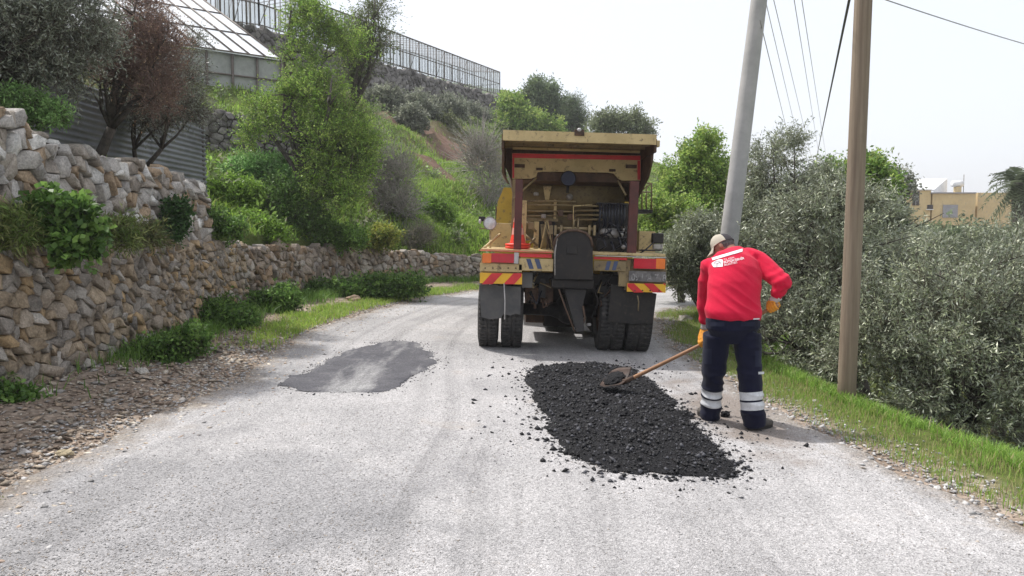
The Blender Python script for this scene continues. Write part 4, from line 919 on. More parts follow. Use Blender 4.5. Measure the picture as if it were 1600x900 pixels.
M_wire = pm('wire_black', (.02, .02, .022), None, 5, .5); M_wire2 = pm('wire_bare', (.42, .42, .43), None, 5, .5, metal=.3)
def wire(label, A, B, r, mat, sag=.6, ext=0.0, name='overhead_wire'):
    mb = MB(); K = 28; P_ = []
    for i in range(K + 1):
        t_ = i / K; q = A.lerp(B, t_); P_.append(q - Vector((0, 0, sag * 4 * t_ * (1 - t_))))
    mb.tube(P_, r, 5); o = mb.build(name, mat); tag(o, label, 'wire', 'overhead wires'); return o
for i, (xa, ya, xb, yb, lab) in enumerate(((1192, 50, 1242, 255, 'thin wire leaving the concrete pole lowest, leftmost of the thin ones'), (1196, 0, 1256, 258, 'thin wire close beside the concrete pole, second from it'),
        (1209, 0, 1270, 256, 'thin wire, middle one of the five'), (1241, 0, 1281, 250, 'thin wire, fourth out from the concrete pole'), (1253, 0, 1291, 247, 'thin wire furthest from the concrete pole, next to the black cable'))):
    A = W(xa, ya, 13.0); B = W(xb, yb, 55); dA = (W(xa, ya, 13.0) - W(xb, yb, 55)); wire(lab, A + dA * (.02 if i == 0 else .12), B, .007 if i else .008, M_wire2, .0)
A = W(1327, 0, 9.5); B = W(1275, 250, 52); wire('thick black cable dropping behind the olive tops beside the wooden pole', A + (A - B) * .1, B, .017, M_wire, .0, name='overhead_cable')
wire('single thin wire running from the wooden pole off to the right', W(1350, -12, 7.8), W(1720, 100, 13), .0065, M_wire2, .04)

# ------------------------------------------------------------------ glasshouse on the hill terrace
M_frame = pm('glasshouse_steel', (.17, .145, .125), (.12, .095, .08), 5, .6, metal=.3)
m, nt, p, out = nodes_of('greenhouse_glass'); p.inputs['Base Color'].default_value = (.75, .8, .82, 1); p.inputs['Roughness'].default_value = .35
tb = N(nt, 'ShaderNodeBsdfTransparent'); tb.inputs[0].default_value = (.93, .95, .96, 1); ms = N(nt, 'ShaderNodeMixShader')
nt.links.new(ramp(nt, noise(nt, .8, 4, .6), [(.3, .22), (.7, .55)]), ms.inputs[0]); nt.links.new(tb.outputs[0], ms.inputs[1]); nt.links.new(p.outputs[0], ms.inputs[2]); nt.links.new(ms.outputs[0], out.inputs[0]); M_glass = m
gh = empty('greenhouse', tB, label='long glazed greenhouse frame along the hilltop terrace wall', cat='greenhouse')
def bar(mb, a, b, r): mb.tube([a, b], r, 4)
back = Vector((-5.0, 5.5, 0)) * .75
def facade(A, B, hA, hB, npost, parent, mull=3):
    fr = MB(); gl = MB(); n3 = npost * mull; up = lambda t_: Vector((0, 0, hA + (hB - hA) * t_))
    for i in range(n3 + 1):
        t_ = i / n3; q = A.lerp(B, t_)
        if i % mull == 0:
            pb_ = MB(); bar(pb_, q, q + up(t_), .055); pb_.build('post', M_frame, parent)
        else: bar(fr, q, q + up(t_), .026)
    for f in (0.03, .5, 1.0): fr.tube([A + up(0) * f, B + up(1) * f], .05 if f == 1 else .035, 4)
    for i in range(0, npost, 3):   # diagonal ties
        fr.tube([A.lerp(B, i / npost), A.lerp(B, (i + 1) / npost) + up(i / npost)], .02, 4)
    fr.build('glazing_bars', M_frame, parent)
    n_ = (B - A).cross(Vector((0, 0, 1))).normalized() * .03
    gl.add([A - n_, B - n_, B + up(1) - n_, A + up(0) - n_], [[0, 1, 2, 3]]); gl.build('glass_wall', M_glass, parent)
e = Vector((0, 0, .05)); A_, B_, C_, D_ = tB + e, tD + e, tB + e, tA + e
facade(A_, B_, 2.35, 2.05, 24, gh); facade(D_, C_, 2.6, 2.35, 5, gh)
facade(A_ + back, B_ + back * .7, 3.1, 2.7, 24, gh, 1)
facade(B_, B_ + back * .7, 2.05, 2.7, 3, gh)
rf = MB()
for i in range(49):
    t_ = i / 48; a = A_.lerp(B_, t_) + Vector((0, 0, 2.35 - .3 * t_)); b = (A_ + back).lerp(B_ + back * .7, t_) + Vector((0, 0, 3.1 - .4 * t_)); rf.tube([a, b], .025, 4)
rf.build('roof_bars', M_frame, gh)

# lower glasshouse with whitewashed sloped roof
C = W(440, 93, 28); Aq = C + Vector((-9.0, -7.2, 0)) * .9; up_ = Vector((-4.66, 4, 3.5)); 
M_white = pm('whitewashed_glass', (.80, .82, .83), (.62, .66, .68), 1.4, .3, c3=(.85, .86, .87), spec=.6)
M_pale = pm('dusty_polythene', (.36, .37, .35), (.24, .25, .23), 1.2, .6)
g2 = empty('greenhouse', C + Vector((0, 0, -1.9)), label='lower greenhouse with a whitewashed sloping roof, at upper left', cat='greenhouse')
mb = MB(); mb.prism([Aq, C, C + up_, Aq + up_], (0, 0, -.04)); mb.build('roof', M_white, g2)
for i in range(19):
    t_ = i / 18; a = Aq.lerp(C, t_) + Vector((0, 0, .03)); mb = MB(); mb.tube([a, a + up_], .035, 4); mb.build('rafter', M_frame, g2)
mb = MB(); 
for f in (0, .33, .66, 1): mb.tube([Aq + up_ * f + Vector((0, 0, .02)), C + up_ * f + Vector((0, 0, .02))], .03, 4)
mb.build('purlins', M_frame, g2)
n_ = Vector((-.62, .78, 0)) * .15
mb = MB(); mb.prism([Aq + n_ - Vector((0, 0, 2.3)), C + n_ - Vector((0, 0, 2.3)), C + n_ - Vector((0, 0, .06)), Aq + n_ - Vector((0, 0, .06))], n_ * .2); mb.build('front_wall', M_pale, g2)
mb = MB(); mb.prism([C + n_ - Vector((0, 0, 2.3)), C + up_ - Vector((0, 0, 5.8)), C + up_ - Vector((0, 0, .06)), C + n_ - Vector((0, 0, .06))], (-.04, -.03, 0)); mb.build('end_wall', M_pale, g2)
for i in range(13):
    q = Aq.lerp(C, i / 12); mb = MB(); mb.tube([q + n_ * .5 - Vector((0, 0, 2.3)), q + n_ * .5], .05, 4); mb.build('post', M_frame, g2)
mb = MB()
for z_ in (.75, 1.5): mb.tube([Aq + n_ * .5 - Vector((0, 0, z_)), C + n_ * .5 - Vector((0, 0, z_))], .035, 4)
mb.build('rails', M_frame, g2)

# corrugated shed behind the wall
m, nt, p, out = nodes_of('old_zinc_sheet'); c = ramp(nt, noise(nt, 1.6, 6, .7), [(.3, (.14, .145, .155)), (.6, (.22, .23, .245))]); c = mixc(nt, ramp(nt, noise(nt, 4, 6, .7), [(.6, 0), (.72, .6)]), c, (.17, .12, .09))
nt.links.new(c, p.inputs['Base Color']); p.inputs['Roughness'].default_value = .5; p.inputs['Metallic'].default_value = .5; M_zinc = m
sh = empty('metal_shed', (-6.2, 12, 2.4), label='grey corrugated metal shed wall behind the stone wall top', cat='shed')
def corr(A, B, z0, z1, pitch=.09, amp=.014, parent=None, name='corrugated_wall'):
    n3 = int((z1 - z0) / pitch * 6); V = []; F = []; d = (B - A).normalized(); nr = Vector((d.y, -d.x, 0))
    for i in range(n3 + 1):
        z = z0 + (z1 - z0) * i / n3; o_ = nr * amp * math.sin(2 * math.pi * (z - z0) / pitch)
        V += [Vector((A.x, A.y, z)) + o_, Vector((B.x, B.y, z)) + o_, Vector((B.x, B.y, z)) + o_ - nr * .004, Vector((A.x, A.y, z)) + o_ - nr * .004]
    for i in range(n3): F += [[i * 4, i * 4 + 1, i * 4 + 5, i * 4 + 4], [i * 4 + 3, i * 4 + 2, i * 4 + 6, i * 4 + 7]]
    mb = MB(); mb.smooth = True; mb.add(V, F); return mb.build(name, M_zinc, parent)
A, B = Vector((-6.05, 6.5, 0)), Vector((-6.05, 15.2, 0))
for i in range(4): corr(A.lerp(B, i / 4) + Vector((.01 * (i % 2), 0, 0)), A.lerp(B, (i + 1) / 4 + .012) + Vector((.01 * (i % 2), 0, 0)), 1.9, 3.72 - .03 * i, parent=sh)
corr(B, B + Vector((-4, .5, 0)), 1.9, 3.6, parent=sh)
mb = MB(); mb.box((-6.12, 15.15, 1.9), (-6.04, 15.23, 3.7)); mb.build('corner_post', M_bark, sh)
e0, e1 = W(75, 75, 11.6), W(142, 85, 12.6); dr_ = (e1 - e0)
mb = MB(); mb.prism([e0 - dr_ * 2, e1 + dr_ * .1, e1 + dr_ * .1 + Vector((-3, .8, .5)), e0 - dr_ * 2 + Vector((-3, .8, .5))], (0, 0, -.03)); mb.build('roof', M_white, sh)
mb = MB(); mb.prism([e0 - dr_ * 2 + Vector((-.3, .1, -.05)), e1 + Vector((-.3, .1, -.05)), e1 + Vector((-.3, .1, -1.3)), e0 - dr_ * 2 + Vector((-.3, .1, -1.3))], (-.05, .02, 0)); mb.build('upper_wall', M_bark, sh)

# ------------------------------------------------------------------ yellow house on the right
M_yel = pm('ochre_render', (.62, .49, .27), (.54, .42, .23), 1.2, .9, c3=(.46, .38, .26)); M_dark = pm('dark_window', (.05, .045, .045), (.09, .06, .05), 2, .3)
M_wht = pm('white_paint', (.78, .78, .77), (.66, .66, .65), 2, .5); M_tin = pm('grey_shutter', (.33, .33, .35), (.28, .28, .30), 2, .6)
HY_ = 58.0
hr = empty('house', W(1480, 350, HY_), label='ochre flat-roofed house behind the trees at right', cat='house')
def hbox(px0, py0, px1, py1, dep, y=HY_, bev=0):
    a, b = W(px0, py1, y), W(px1, py0, y); mb = MB(); mb.box((a.x, y, a.z), (b.x, y + dep, b.z), None, bev); return mb
hbox(1408, 297, 1455, 350, 7).build('tower_wall', M_yel, hr); hbox(1455.3, 302, 1525, 352, 8).build('wall', M_yel, hr); hbox(1525.3, 301, 1640, 365, 9, HY_ + .6).build('side_wall', M_yel, hr)
hbox(1406, 295.6, 1456, 297.3, 7.2, HY_ - .1).build('coping', M_wht, hr); hbox(1455.5, 300.4, 1526, 302.2, 8.3, HY_ - .12).build('parapet', M_tin, hr)
wd = hbox(1426, 299, 1437, 321, .06, HY_ - .05).build('window', M_dark, hr); f_ = MB()
for (a, b, c, d) in ((1425, 298.4, 1426.4, 321.6), (1436.6, 298.4, 1438, 321.6)):
    pass
wf = hbox(1431, 299, 1432, 321, .09, HY_ - .09).build('frame', M_wht, wd)
w2 = hbox(1449, 320, 1458, 327, .06, HY_ - .05).build('window', M_dark, hr); hbox(1448, 326.8, 1459, 328, .14, HY_ - .15).build('sill', M_wht, w2)
hbox(1473, 320, 1497, 340, .08, HY_ - .06).build('roller_shutter', M_tin, hr)
a, b = W(1416, 296, HY_ + .5), W(1460, 296, HY_ + .5); c2, d2 = W(1427, 280, HY_ + 4), W(1480, 279, HY_ + 4)
mb = MB(); mb.prism([a, b, d2, c2], (0, 0, -.12)); mb.build('sloped_roof', M_wht, hr)
mb = MB(); mb.prism([b + Vector((.02, 0, -.12)), d2 + Vector((.02, 0, -.12)), Vector((d2.x + .02, d2.y, b.z - .3)), Vector((b.x + .02, b.y, b.z - .3))], (-.08, 0, 0)); mb.build('gable', M_wht, hr)
ht = empty('solar_water_heater', W(1494, 300, HY_ + 2), label='white solar water tank on a small ochre plinth on the house roof', cat='water heater')
tk = W(1496, 287, HY_ + 2); mb = MB(); mb.tube([tk + Vector((-.42, 0, 0)), tk + Vector((-.40, 0, 0)), tk + Vector((.40, 0, 0)), tk + Vector((.42, 0, 0))], [.15, .24, .24, .15], 16); mb.build('tank', M_wht, ht)
mb = MB(); mb.box((tk.x - .18, tk.y - .2, tk.z - .75), (tk.x + .22, tk.y + .2, tk.z - .24)); mb.build('plinth', M_yel, ht)
mb = MB(); mb.tube([tk + Vector((.48, 0, -.7)), tk + Vector((.48, 0, .7))], .025, 5); mb.build('vent_pipe', M_frame, ht)

# palm
pc = W(1592, 285, 30); pr = empty('palm_tree', (pc.x, pc.y, -1.5), label='shaggy palm at the right picture edge near the house', cat='palm tree')
mb = MB(); mb.tube([Vector((pc.x, 30, -1.5)), Vector((pc.x + .1, 30, 1)), pc], [.28, .22, .26], 12); mb.build('trunk', M_bark, pr)
rp = np.random.RandomState(4); V = []; F = []
for i in range(60):
    az = rp.uniform(0, 6.28); el = rp.uniform(-1.1, 1.2); L_ = rp.uniform(.9, 1.5); o_ = np.array(pc); d0 = np.array([math.cos(az) * math.cos(el), math.sin(az) * math.cos(el), math.sin(el)])
    prev = None
    for j in range(14):
        t_ = j / 13; q = o_ + d0 * L_ * t_ + np.array([0, 0, -1]) * .9 * t_ * t_ * L_ * .6; sd_ = np.cross(d0, [0, 0, 1]); sd_ /= np.linalg.norm(sd_) + 1e-6
        ll = .34 * math.sin(math.pi * min(.95, t_ + .12)) + .05
        for s in (-1, 1):
            tip = q + sd_ * s * ll + d0 * .12 + np.array([0, 0, -.14 * rp.rand() - .05]); w_ = d0 * .03; n0 = len(V); V += [q - w_, q + w_, tip + w_ * .2, tip - w_ * .2]; F.append((n0, n0 + 1, n0 + 2, n0 + 3))
link('crown', npmesh('crown', np.array(V), F, M_leaf, col=np.tile([.14, .17, .10], (len(V), 1))), pr)
# ------------------------------------------------------------------ the road-repair truck
M_ylw = pm('dusty_cream_paint', (.56, .43, .215), (.45, .34, .16), 3.5, .55, c3=(.15, .105, .06), bmp=.0008)
M_tan = pm('dirty_dimmed_tan_paint', (.27, .205, .105), (.18, .135, .072), 4.5, .65, c3=(.08, .055, .04))  # dirty tan; also puts the roof's shade into the colour of the inside pipes
M_cab = pm('cab_yellow_paint', (.62, .40, .045), (.52, .33, .04), 3, .4, c3=(.3, .2, .06))
M_rust = pm('rusty_brown_steel', (.10, .06, .04), (.06, .037, .027), 5, .8, c3=(.16, .09, .05), bmp=.003)
M_post = pm('oxide_red_post', (.11, .035, .03), (.075, .03, .025), 5, .7, c3=(.06, .03, .03))
M_blk = pm('greasy_black', (.013, .012, .012), (.025, .021, .019), 6, .6, c3=(.045, .035, .026), bmp=.002)
M_blk2 = pm('black_oily_box', (.012, .010, .010), (.022, .018, .016), 3, .6, c3=(.035, .026, .02))
M_rub = pm('tyre_rubber', (.035, .034, .034), (.06, .057, .054), 5, .85, c3=(.11, .10, .09))
M_flap = pm('mud_flap_rubber', (.07, .07, .072), (.11, .105, .10), 3, .7)
M_red = pm('reflective_red', (.66, .035, .04), (.52, .03, .035), 5, .4); M_yel2 = pm('reflective_yellow', (.80, .46, .03), (.70, .38, .03), 5, .4)
M_lred = pm('red_lens', (.55, .012, .03), (.45, .01, .025), 9, .2, spec=.6); M_lor = pm('orange_lens', (.85, .20, .02), (.75, .16, .02), 9, .2, spec=.6)
M_wl = pm('white_tape', (.55, .53, .52), (.40, .38, .37), 9, .5); M_blue = pm('blue_stripe', (.05, .075, .16), (.07, .09, .16), 9, .6)
M_hose = pm('hydraulic_hose', (.015, .016, .022), (.03, .03, .04), 9, .4); M_alu = pm('dusty_cast_metal', (.42, .40, .38), (.22, .20, .18), 6, .5, metal=.3, c3=(.12, .1, .09))
M_lens = pm('clear_lamp_glass', (.62, .64, .66), (.45, .47, .5), 20, .12, spec=.8)
TR = empty('truck', (.78, 10.25, gzf(.78, 10.25)), label='dirty cream asphalt patching truck parked on the road, seen from behind', cat='truck'); TR.rotation_euler = (0, math.atan(.03), 0)
TMi = TR.matrix_basis.inverted()
def T(px, py, Y): return TMi @ W(px, py, Y)
def tb_(mb, name, mat, parent=None):
    o = bpy.data.objects.new(name, mb.mesh(name, mat)); COL.objects.link(o); o.parent = parent or TR; return o
def pbox(mb, x0, y0, x1, y1, Y, dep, bev=.006):
    a, b = T(x0, y0, Y), T(x1, y1, Y); m_ = (a.y + b.y) / 2
    mb.box((min(a.x, b.x), m_, min(a.z, b.z)), (max(a.x, b.x), m_ + dep, max(a.z, b.z)), None, bev); return mb
def one(name, mat, x0, y0, x1, y1, Y, dep, bev=.006, parent=None): return tb_(pbox(MB(), x0, y0, x1, y1, Y, dep, bev), name, mat, parent)
def pt(name, mat, P_, r, parent=None, n=8): mb = MB(); mb.tube([T(*q) for q in P_], r, n); return tb_(mb, name, mat, parent)
# wheels
def wheel(xc, yc, width=.25, R0=.5):
    mb = MB(); M = Matrix.Translation((xc, yc, R0)) @ Matrix.Rotation(math.pi / 2, 4, 'Y'); h = width / 2
    prof = [(.27, -h + .02), (.30, -h), (.40, -h - .012), (.465, -h), (.492, -h + .02)]
    for k in range(4):
        z0 = -h + .022 + k * (width - .044) / 4; z1 = z0 + (width - .044) / 4; prof += [(.5, z0 + .004), (.5, z1 - .008), (.486, z1 - .007), (.486, z1 - .001)]
    prof += [(.492, h - .02), (.465, h), (.40, h + .012), (.30, h), (.27, h - .02)]
    mb.lathe([(r * R0 / .5, z) for r, z in prof], M, 56)
    for k in range(56):      # lugs across the tread
        a = 2 * math.pi * k / 56
        for s in (-1, 1):
            Mx = Matrix.Translation((xc, yc, R0)) @ Matrix.Rotation(a, 4, 'X') @ Matrix.Translation((s * width * .27, 0, R0 * .985))
            mb.box((-width * .2, -.012, 0), (width * .2, .012, .018), Mx)
    w_ = tb_(mb, 'wheel', M_rub); mb = MB(); mb.lathe([(.27, -h + .02), (.25, -h + .06), (.12, -h + .09), (.10, -h + .02), (0.001, -h + .02)], M, 24); mb.lathe([(.27, h - .02), (.25, h - .05), (.12, 0.02), (.001, 0.02)], M, 24)
    tb_(mb, 'rim', M_rust, w_)
YT = 10.35
for (a, b) in ((748, 777), (784, 815), (934, 972), (976, 1014)):
    x0, x1 = T(a, 520, YT).x, T(b, 520, YT).x; wheel((x0 + x1) / 2, T(900, 520, YT + .1).y + .1, x1 - x0)
for xx_ in (-1.02, 1.02): wheel(xx_, 4.2, .26)
# chassis
mb = MB(); mb.box((-.45, -.1, .72), (-.36, 5.3, .98)); mb.box((.36, -.1, .72), (.45, 5.3, .98)); mb.box((-.5, .1, .80), (.5, .2, .95)); mb.box((-.5, 1.6, .8), (.5, 1.7, .95)); tb_(mb, 'chassis_frame', M_blk)
mb = MB(); mb.tube([(-1.0, .55, .5), (-.25, .55, .5), (-.12, .55, .5)], [.08, .09, .14], 14); mb.tube([(1.0, .55, .5), (.25, .55, .5), (.12, .55, .5)], [.08, .09, .14], 14); mb.ball((0, .55, .52), ((1, 0, 0), (0, 1, 0), (0, 0, 1)), (.2, .2, .22)); mb.tube([(0, .7, .55), (0, 3, .75)], .05, 10); tb_(mb, 'rear_axle', M_blk)
for s in (-1, 1):
    mb = MB()
    for k in range(5): mb.box((s * .5 - .04, .0 + .08 * k, .62 + .02 * k), (s * .5 + .04, 1.1 - .08 * k, .637 + .02 * k))
    tb_(mb, 'leaf_spring', M_rust)
mb = MB(); mb.tube([(-1.0, 4.2, .5), (1.0, 4.2, .5)], .06, 10); tb_(mb, 'front_axle', M_blk)
one('dark_underbody_box', M_blk, 826, 447, 960, 492, 11.0, .4, .02); one('underbody_fill_box', M_rust, 822, 455, 850, 505, 11.2, 1.0, .03)  # dark boxes added to close the see-through gap underneath
one('underbody_fill_block', M_blk2, 850, 450, 905, 512, 12.2, .8, .04); one('underbody_gap_box', M_blk, 925, 470, 960, 520, 11.6, .8, .02)  # more dark filler added below the body
# rear light bar: left half, right half
Yb = 9.85
one('rear_panel', M_ylw, 750, 411, 815.5, 425.5, Yb + .03, .05, .003); one('bumper_beam', M_ylw, 752, 398, 812, 444, Yb + .10, .08, .004)
p_ = one('marker_panel', M_yel2, 750, 426, 815.5, 444.5, Yb + .02, .03, .002)
def stripes(x0, x1, y0, y1, s, k, Y, parent, off=0, w=18, sl=16, name='hazard_stripes'):
    mb = MB(); x = x0 - 20 + off
    while x < x1 + 20:
        q = [(x, y1), (x + w, y1), (x + w + sl * s, y0), (x + sl * s, y0)]
        # clip to panel in x
        P_ = q
        for lim, sg in ((x0, -1), (x1, 1)):
            o_ = []
            for i in range(len(P_)):
                a, b = P_[i], P_[(i + 1) % len(P_)]; da, db = (a[0] - lim) * sg, (b[0] - lim) * sg
                if da <= 0: o_.append(a)
                if (da < 0 < db) or (db < 0 < da): t_ = da / (da - db); o_.append((a[0] + (b[0] - a[0]) * t_, a[1] + (b[1] - a[1]) * t_))
            P_ = o_
            if len(P_) < 3: break
        if len(P_) >= 3: mb.prism([T(u, v, Y) for u, v in P_], (0, -.003, 0))
        x += w * 2
    return tb_(mb, name, M_red, parent)
stripes(750.5, 815, 426.8, 444, 1, 0, Yb + .018, p_, 22, 17)
tl = one('tail_light', M_lred, 768, 395.5, 803, 411, Yb - .01, .06, .004); one('indicator_lens', M_lor, 754, 395.5, 767.6, 411, Yb - .01, .06, .004, tl); one('white_reflector', M_wl, 803.4, 394.5, 810, 412, Yb - .006, .05, .002, tl)
one('top_rail', M_red, 748.5, 391.5, 863, 394.8, Yb - .015, .12, .002)
one('red_strip', M_red, 812, 395.4, 862, 403, Yb + .02, .03, .002); q_ = one('striped_panel', M_ylw, 811, 403.4, 864, 424, Yb + .03, .03, .003)
mb = MB()
for (x0, x1) in ((822, 829), (835, 842)): mb.prism([T(x0, 404.5, Yb + .027), T(x1, 404.5, Yb + .027), T(x1 + 5, 420, Yb + .027), T(x0 + 5, 420, Yb + .027)], (0, -.003, 0))
tb_(mb, 'blue_stripes', M_blue, q_)
one('red_strip', M_red, 928, 401, 980, 406.5, Yb + .02, .03, .002); q_ = one('striped_panel', M_tan, 928, 407, 978, 424, Yb + .03, .03, .003)
mb = MB()
for (x0, x1) in ((949, 955), (960, 966)): mb.prism([T(x0, 408, Yb + .027), T(x1, 408, Yb + .027), T(x1 - 4, 422, Yb + .027), T(x0 - 4, 422, Yb + .027)], (0, -.003, 0))
tb_(mb, 'blue_stripes', M_blue, q_)
tl = one('tail_light', M_lred, 991, 403.5, 1025, 420.5, Yb - .01, .06, .004); one('indicator_lens', M_lor, 1025.4, 403.7, 1039, 420.5, Yb - .01, .06, .004, tl)
one('top_rail', M_wl, 930, 400, 1042, 402.6, Yb - .015, .12, .001); one('bumper_beam', M_tan, 978, 404, 1040, 455, Yb + .10, .08, .004)
q_ = one('number_plate', pm('grimy_plate', (.10, .095, .095), (.20, .19, .185), 9, .7), 983, 423, 1040, 441, Yb + .02, .015, .002)
def text_mesh(s, size, bold=0.0):
    cu = bpy.data.curves.new('t', 'FONT'); cu.body = s; cu.size = size; cu.offset = bold; cu.align_x = 'LEFT'; o_ = bpy.data.objects.new('t', cu); COL.objects.link(o_)
    bpy.context.view_layer.update(); me = bpy.data.meshes.new_from_object(o_.evaluated_get(bpy.context.evaluated_depsgraph_get())); bpy.data.objects.remove(o_); bpy.data.curves.remove(cu); return me
tm = text_mesh('09 UA 718', .125, .002); q0 = T(986, 438, Yb + .018); tm.transform(Matrix.Translation((q0.x, q0.y, q0.z)) @ Matrix.Scale(.82, 4, (1, 0, 0)) @ Matrix.Rotation(math.pi / 2, 4, 'X')); tm.materials.append(pm('plate_lettering', (.36, .35, .35), (.15, .14, .14), 12, .6, lo=.42, hi=.58))
o = bpy.data.objects.new('plate_lettering', tm); COL.objects.link(o); o.parent = q_
p_ = one('marker_panel', M_yel2, 980, 442.5, 1040, 457.5, Yb + .02, .03, .002); stripes(980.5, 1039.5, 442.8, 457, -1, 0, Yb + .018, p_, 30, 15, 15)
# mud flaps
def flap(name, cs, Y, mat):
    mb = MB(); P_ = [T(x, y, Y) for x, y in cs]; mb.prism(P_, (0, .015, 0)); return tb_(mb, name, mat)
flap('mud_flap', [(749, 445), (814, 448), (813, 492), (806, 490), (798, 493), (786, 491), (783, 497), (765, 499), (752, 495)], Yb + .12, M_flap)
flap('mud_flap', [(955, 444), (1026, 459), (1020, 505), (985, 506), (950, 502)], Yb + .14, M_blk)
pt('marker_rod', M_wl, [(787.5, 443, Yb), (789, 470, Yb), (788.5, 499, Yb)], .007); pt('marker_rod', M_tan, [(996, 462, Yb), (998, 472, Yb), (997, 486, Yb)], .008)
one('platform', M_ylw, 752, 392.5, 1040, 397, Yb + .12, 1.3, .004); 
one('bracket', M_tan, 968, 405, 984, 448, Yb + .06, .06, .01); one('bracket', M_flap, 816, 425, 832, 450, Yb + .12, .05, .01)
# centre machinery under the bumper
one('cross_member', M_blk, 826, 426, 975, 446, Yb + .35, .2, .01); one('tow_block', M_blk2, 862, 436, 928, 452, Yb + .05, .35, .02)
mb = MB(); P_ = [T(882, 452, Yb + .1), T(916, 452, Yb + .1), T(910, 482, Yb + .05), T(913, 517, Yb - .1), T(901, 519, Yb - .1), T(888, 482, Yb + .05)]; mb.prism(P_, (0, .16, 0)); tb_(mb, 'chute', M_blk)
pt('chute_bar', M_rust, [(873, 452, Yb), (883, 480, Yb), (898, 518, Yb - .1)], .010); pt('hanging_chain', M_rust, [(911, 478, Yb + .02), (914, 497, Yb), (909, 512, Yb)], .012)
pt('air_fitting', M_wl, [(918, 507, Yb + .35), (922, 507, Yb + .3)], .02); pt('hose', M_hose, [(829, 455, Yb + .3), (838, 476, Yb + .2), (846, 455, Yb + .3)], .014)
for (x, y) in ((846, 428), (940, 430)): one('bracket', M_rust, x, y, x + 18, y + 46, Yb + .42, .08, .01)
pt('hose', M_blk, [(926, 448, Yb + .2), (935, 470, Yb + .25), (925, 498, Yb + .3)], .012); pt('pipe', M_rust, [(836, 448, Yb + .4), (836, 482, Yb + .4)], .02)
one('gearbox', M_rust, 820, 448, 842, 470, Yb + .35, .2, .04)
# domed conveyor head
mb = MB(); prof = [(866, 436), (866, 385), (869, 372), (877, 364), (888, 360), (903, 360), (915, 364), (923, 372), (926, 385), (927, 437)]
mb.prism([T(x, y, Yb - .02) for x, y in prof], (0, .45, 0)); d_ = tb_(mb, 'conveyor_cover', M_blk2)
pt('edge_rim', M_rust, [(x, y, Yb - .03) for x, y in prof[1:-1]], .016, d_); one('cover_plate', M_blk, 886, 383, 902, 397, Yb - .035, .02, .004, d_)
pt('roller', M_tan, [(868, 357, Yb + .05), (930, 358, Yb + .05)], .022)
for x in (868, 877, 921, 929): one('roller_lug', M_tan, x - 1.5, 352, x + 1.5, 368, Yb + .0, .06, .004)
pt('lever', M_tan, [(896, 356, Yb), (897, 345, Yb), (904, 340, Yb + .1), (903, 356, Yb)], .011); pt('control_rod', M_alu, [(867, 430, Yb - .03), (867, 395, Yb - .03), (871, 366, Yb - .03)], .010)
pt('control_rod', M_tan, [(868, 378, Yb - .03), (874, 372, Yb)], .009)
# frame posts and inner frames
for (x0, x1, y0, y1) in ((805.5, 814, 280, 394), (985, 994, 283, 402)): one('post', M_post, x0, y0, x1, y1, 10.0, .08, .006)
one('post', M_tan, 801, 280, 804, 393, 10.75, .05, .004)
pt('brace', M_tan, [(803, 310, 10.5), (838, 278, 10.7)], .014); pt('brace', M_tan, [(965, 282, 10.7), (978, 305, 10.6)], .014)
for (x, w_) in ((815, 3), (819, 2)): one('upright', M_ylw, x, 313, x + w_, 393, 10.7, .04, .004)
for y in (314, 320, 330, 337): pt('pipe', M_tan, [(817, y, 10.75), (862, y, 10.75), (900, y + 1, 10.75)], .011)  # darker tan paints in the dimness under the roof
one('cross_rail', M_tan, 815, 340, 872, 346, 10.8, .05, .005); one('upright', M_ylw, 835, 346, 841, 392, 10.8, .05, .005); one('upright', M_ylw, 866, 312, 869, 342, 10.8, .05, .004)
for (a, b) in (((820, 345, 10.8), (838, 362, 10.8)), ((820, 366, 10.8), (840, 384, 10.8)), ((820, 392, 10.8), (836, 372, 10.8))): pt('brace', M_tan, [a, b], .018, n=5)
one('machine_cabinet', M_blk, 842, 345, 866, 395, 11.3, .5, .02); pt('inner_duct', M_tan, [(850, 350, 11.1), (853, 392, 11.1)], .05)
# bitumen tank across
mb = MB(); a, b = T(818, 305, 11.6), T(972, 308, 11.6); mb.tube([a, b], .28, 22); mb.tube([a + Vector((.0, .2, -.42)), b + Vector((0, .2, -.42))], .26, 22); tb_(mb, 'bitumen_tank', pm('tank_brown', (.20, .15, .07), (.13, .095, .05), 4, .6, c3=(.07, .05, .035)))
mb = MB(); mb.prism([T(849, 291, 11.3), T(862, 291, 11.3), T(860, 300, 11.3), T(858, 312, 11.3), T(852, 312, 11.3), T(850, 300, 11.3)], (0, .12, 0)); tb_(mb, 'filler_funnel', M_ylw)
mb = MB(); c_ = T(890, 308, 11.28); mb.lathe([(.001, 0), (.045, 0), (.05, .02), (.05, .05)], Matrix.Translation(c_) @ Matrix.Rotation(-math.pi / 2, 4, 'X'), 18); tb_(mb, 'pressure_gauge', M_alu)
for y in (322, 329, 336, 343): pt('pipe', M_tan, [(898, y, 11.0), (930, y, 11.0), (940, y, 11.1)], .016)  # inner pipes, roof shade worked into their tan colour
pt('pipe', M_ylw, [(896, 350, 10.7), (896, 322, 10.7), (925, 320, 10.8)], .010); one('valve', M_rust, 887, 334, 899, 344, 10.7, .08, .02)
for k in range(9):
    x = 937 + k * 4.7; pt('hydraulic_hose', M_hose, [(x, 318 + (k % 3), 10.5), (x + 1, 335, 10.4), (x - 1 + (k % 2) * 3, 350, 10.45), (x - 4 + (k % 3) * 3, 362, 10.6)], .016)
one('valve_block', M_blk, 933, 316, 982, 322, 10.5, .15, .01)
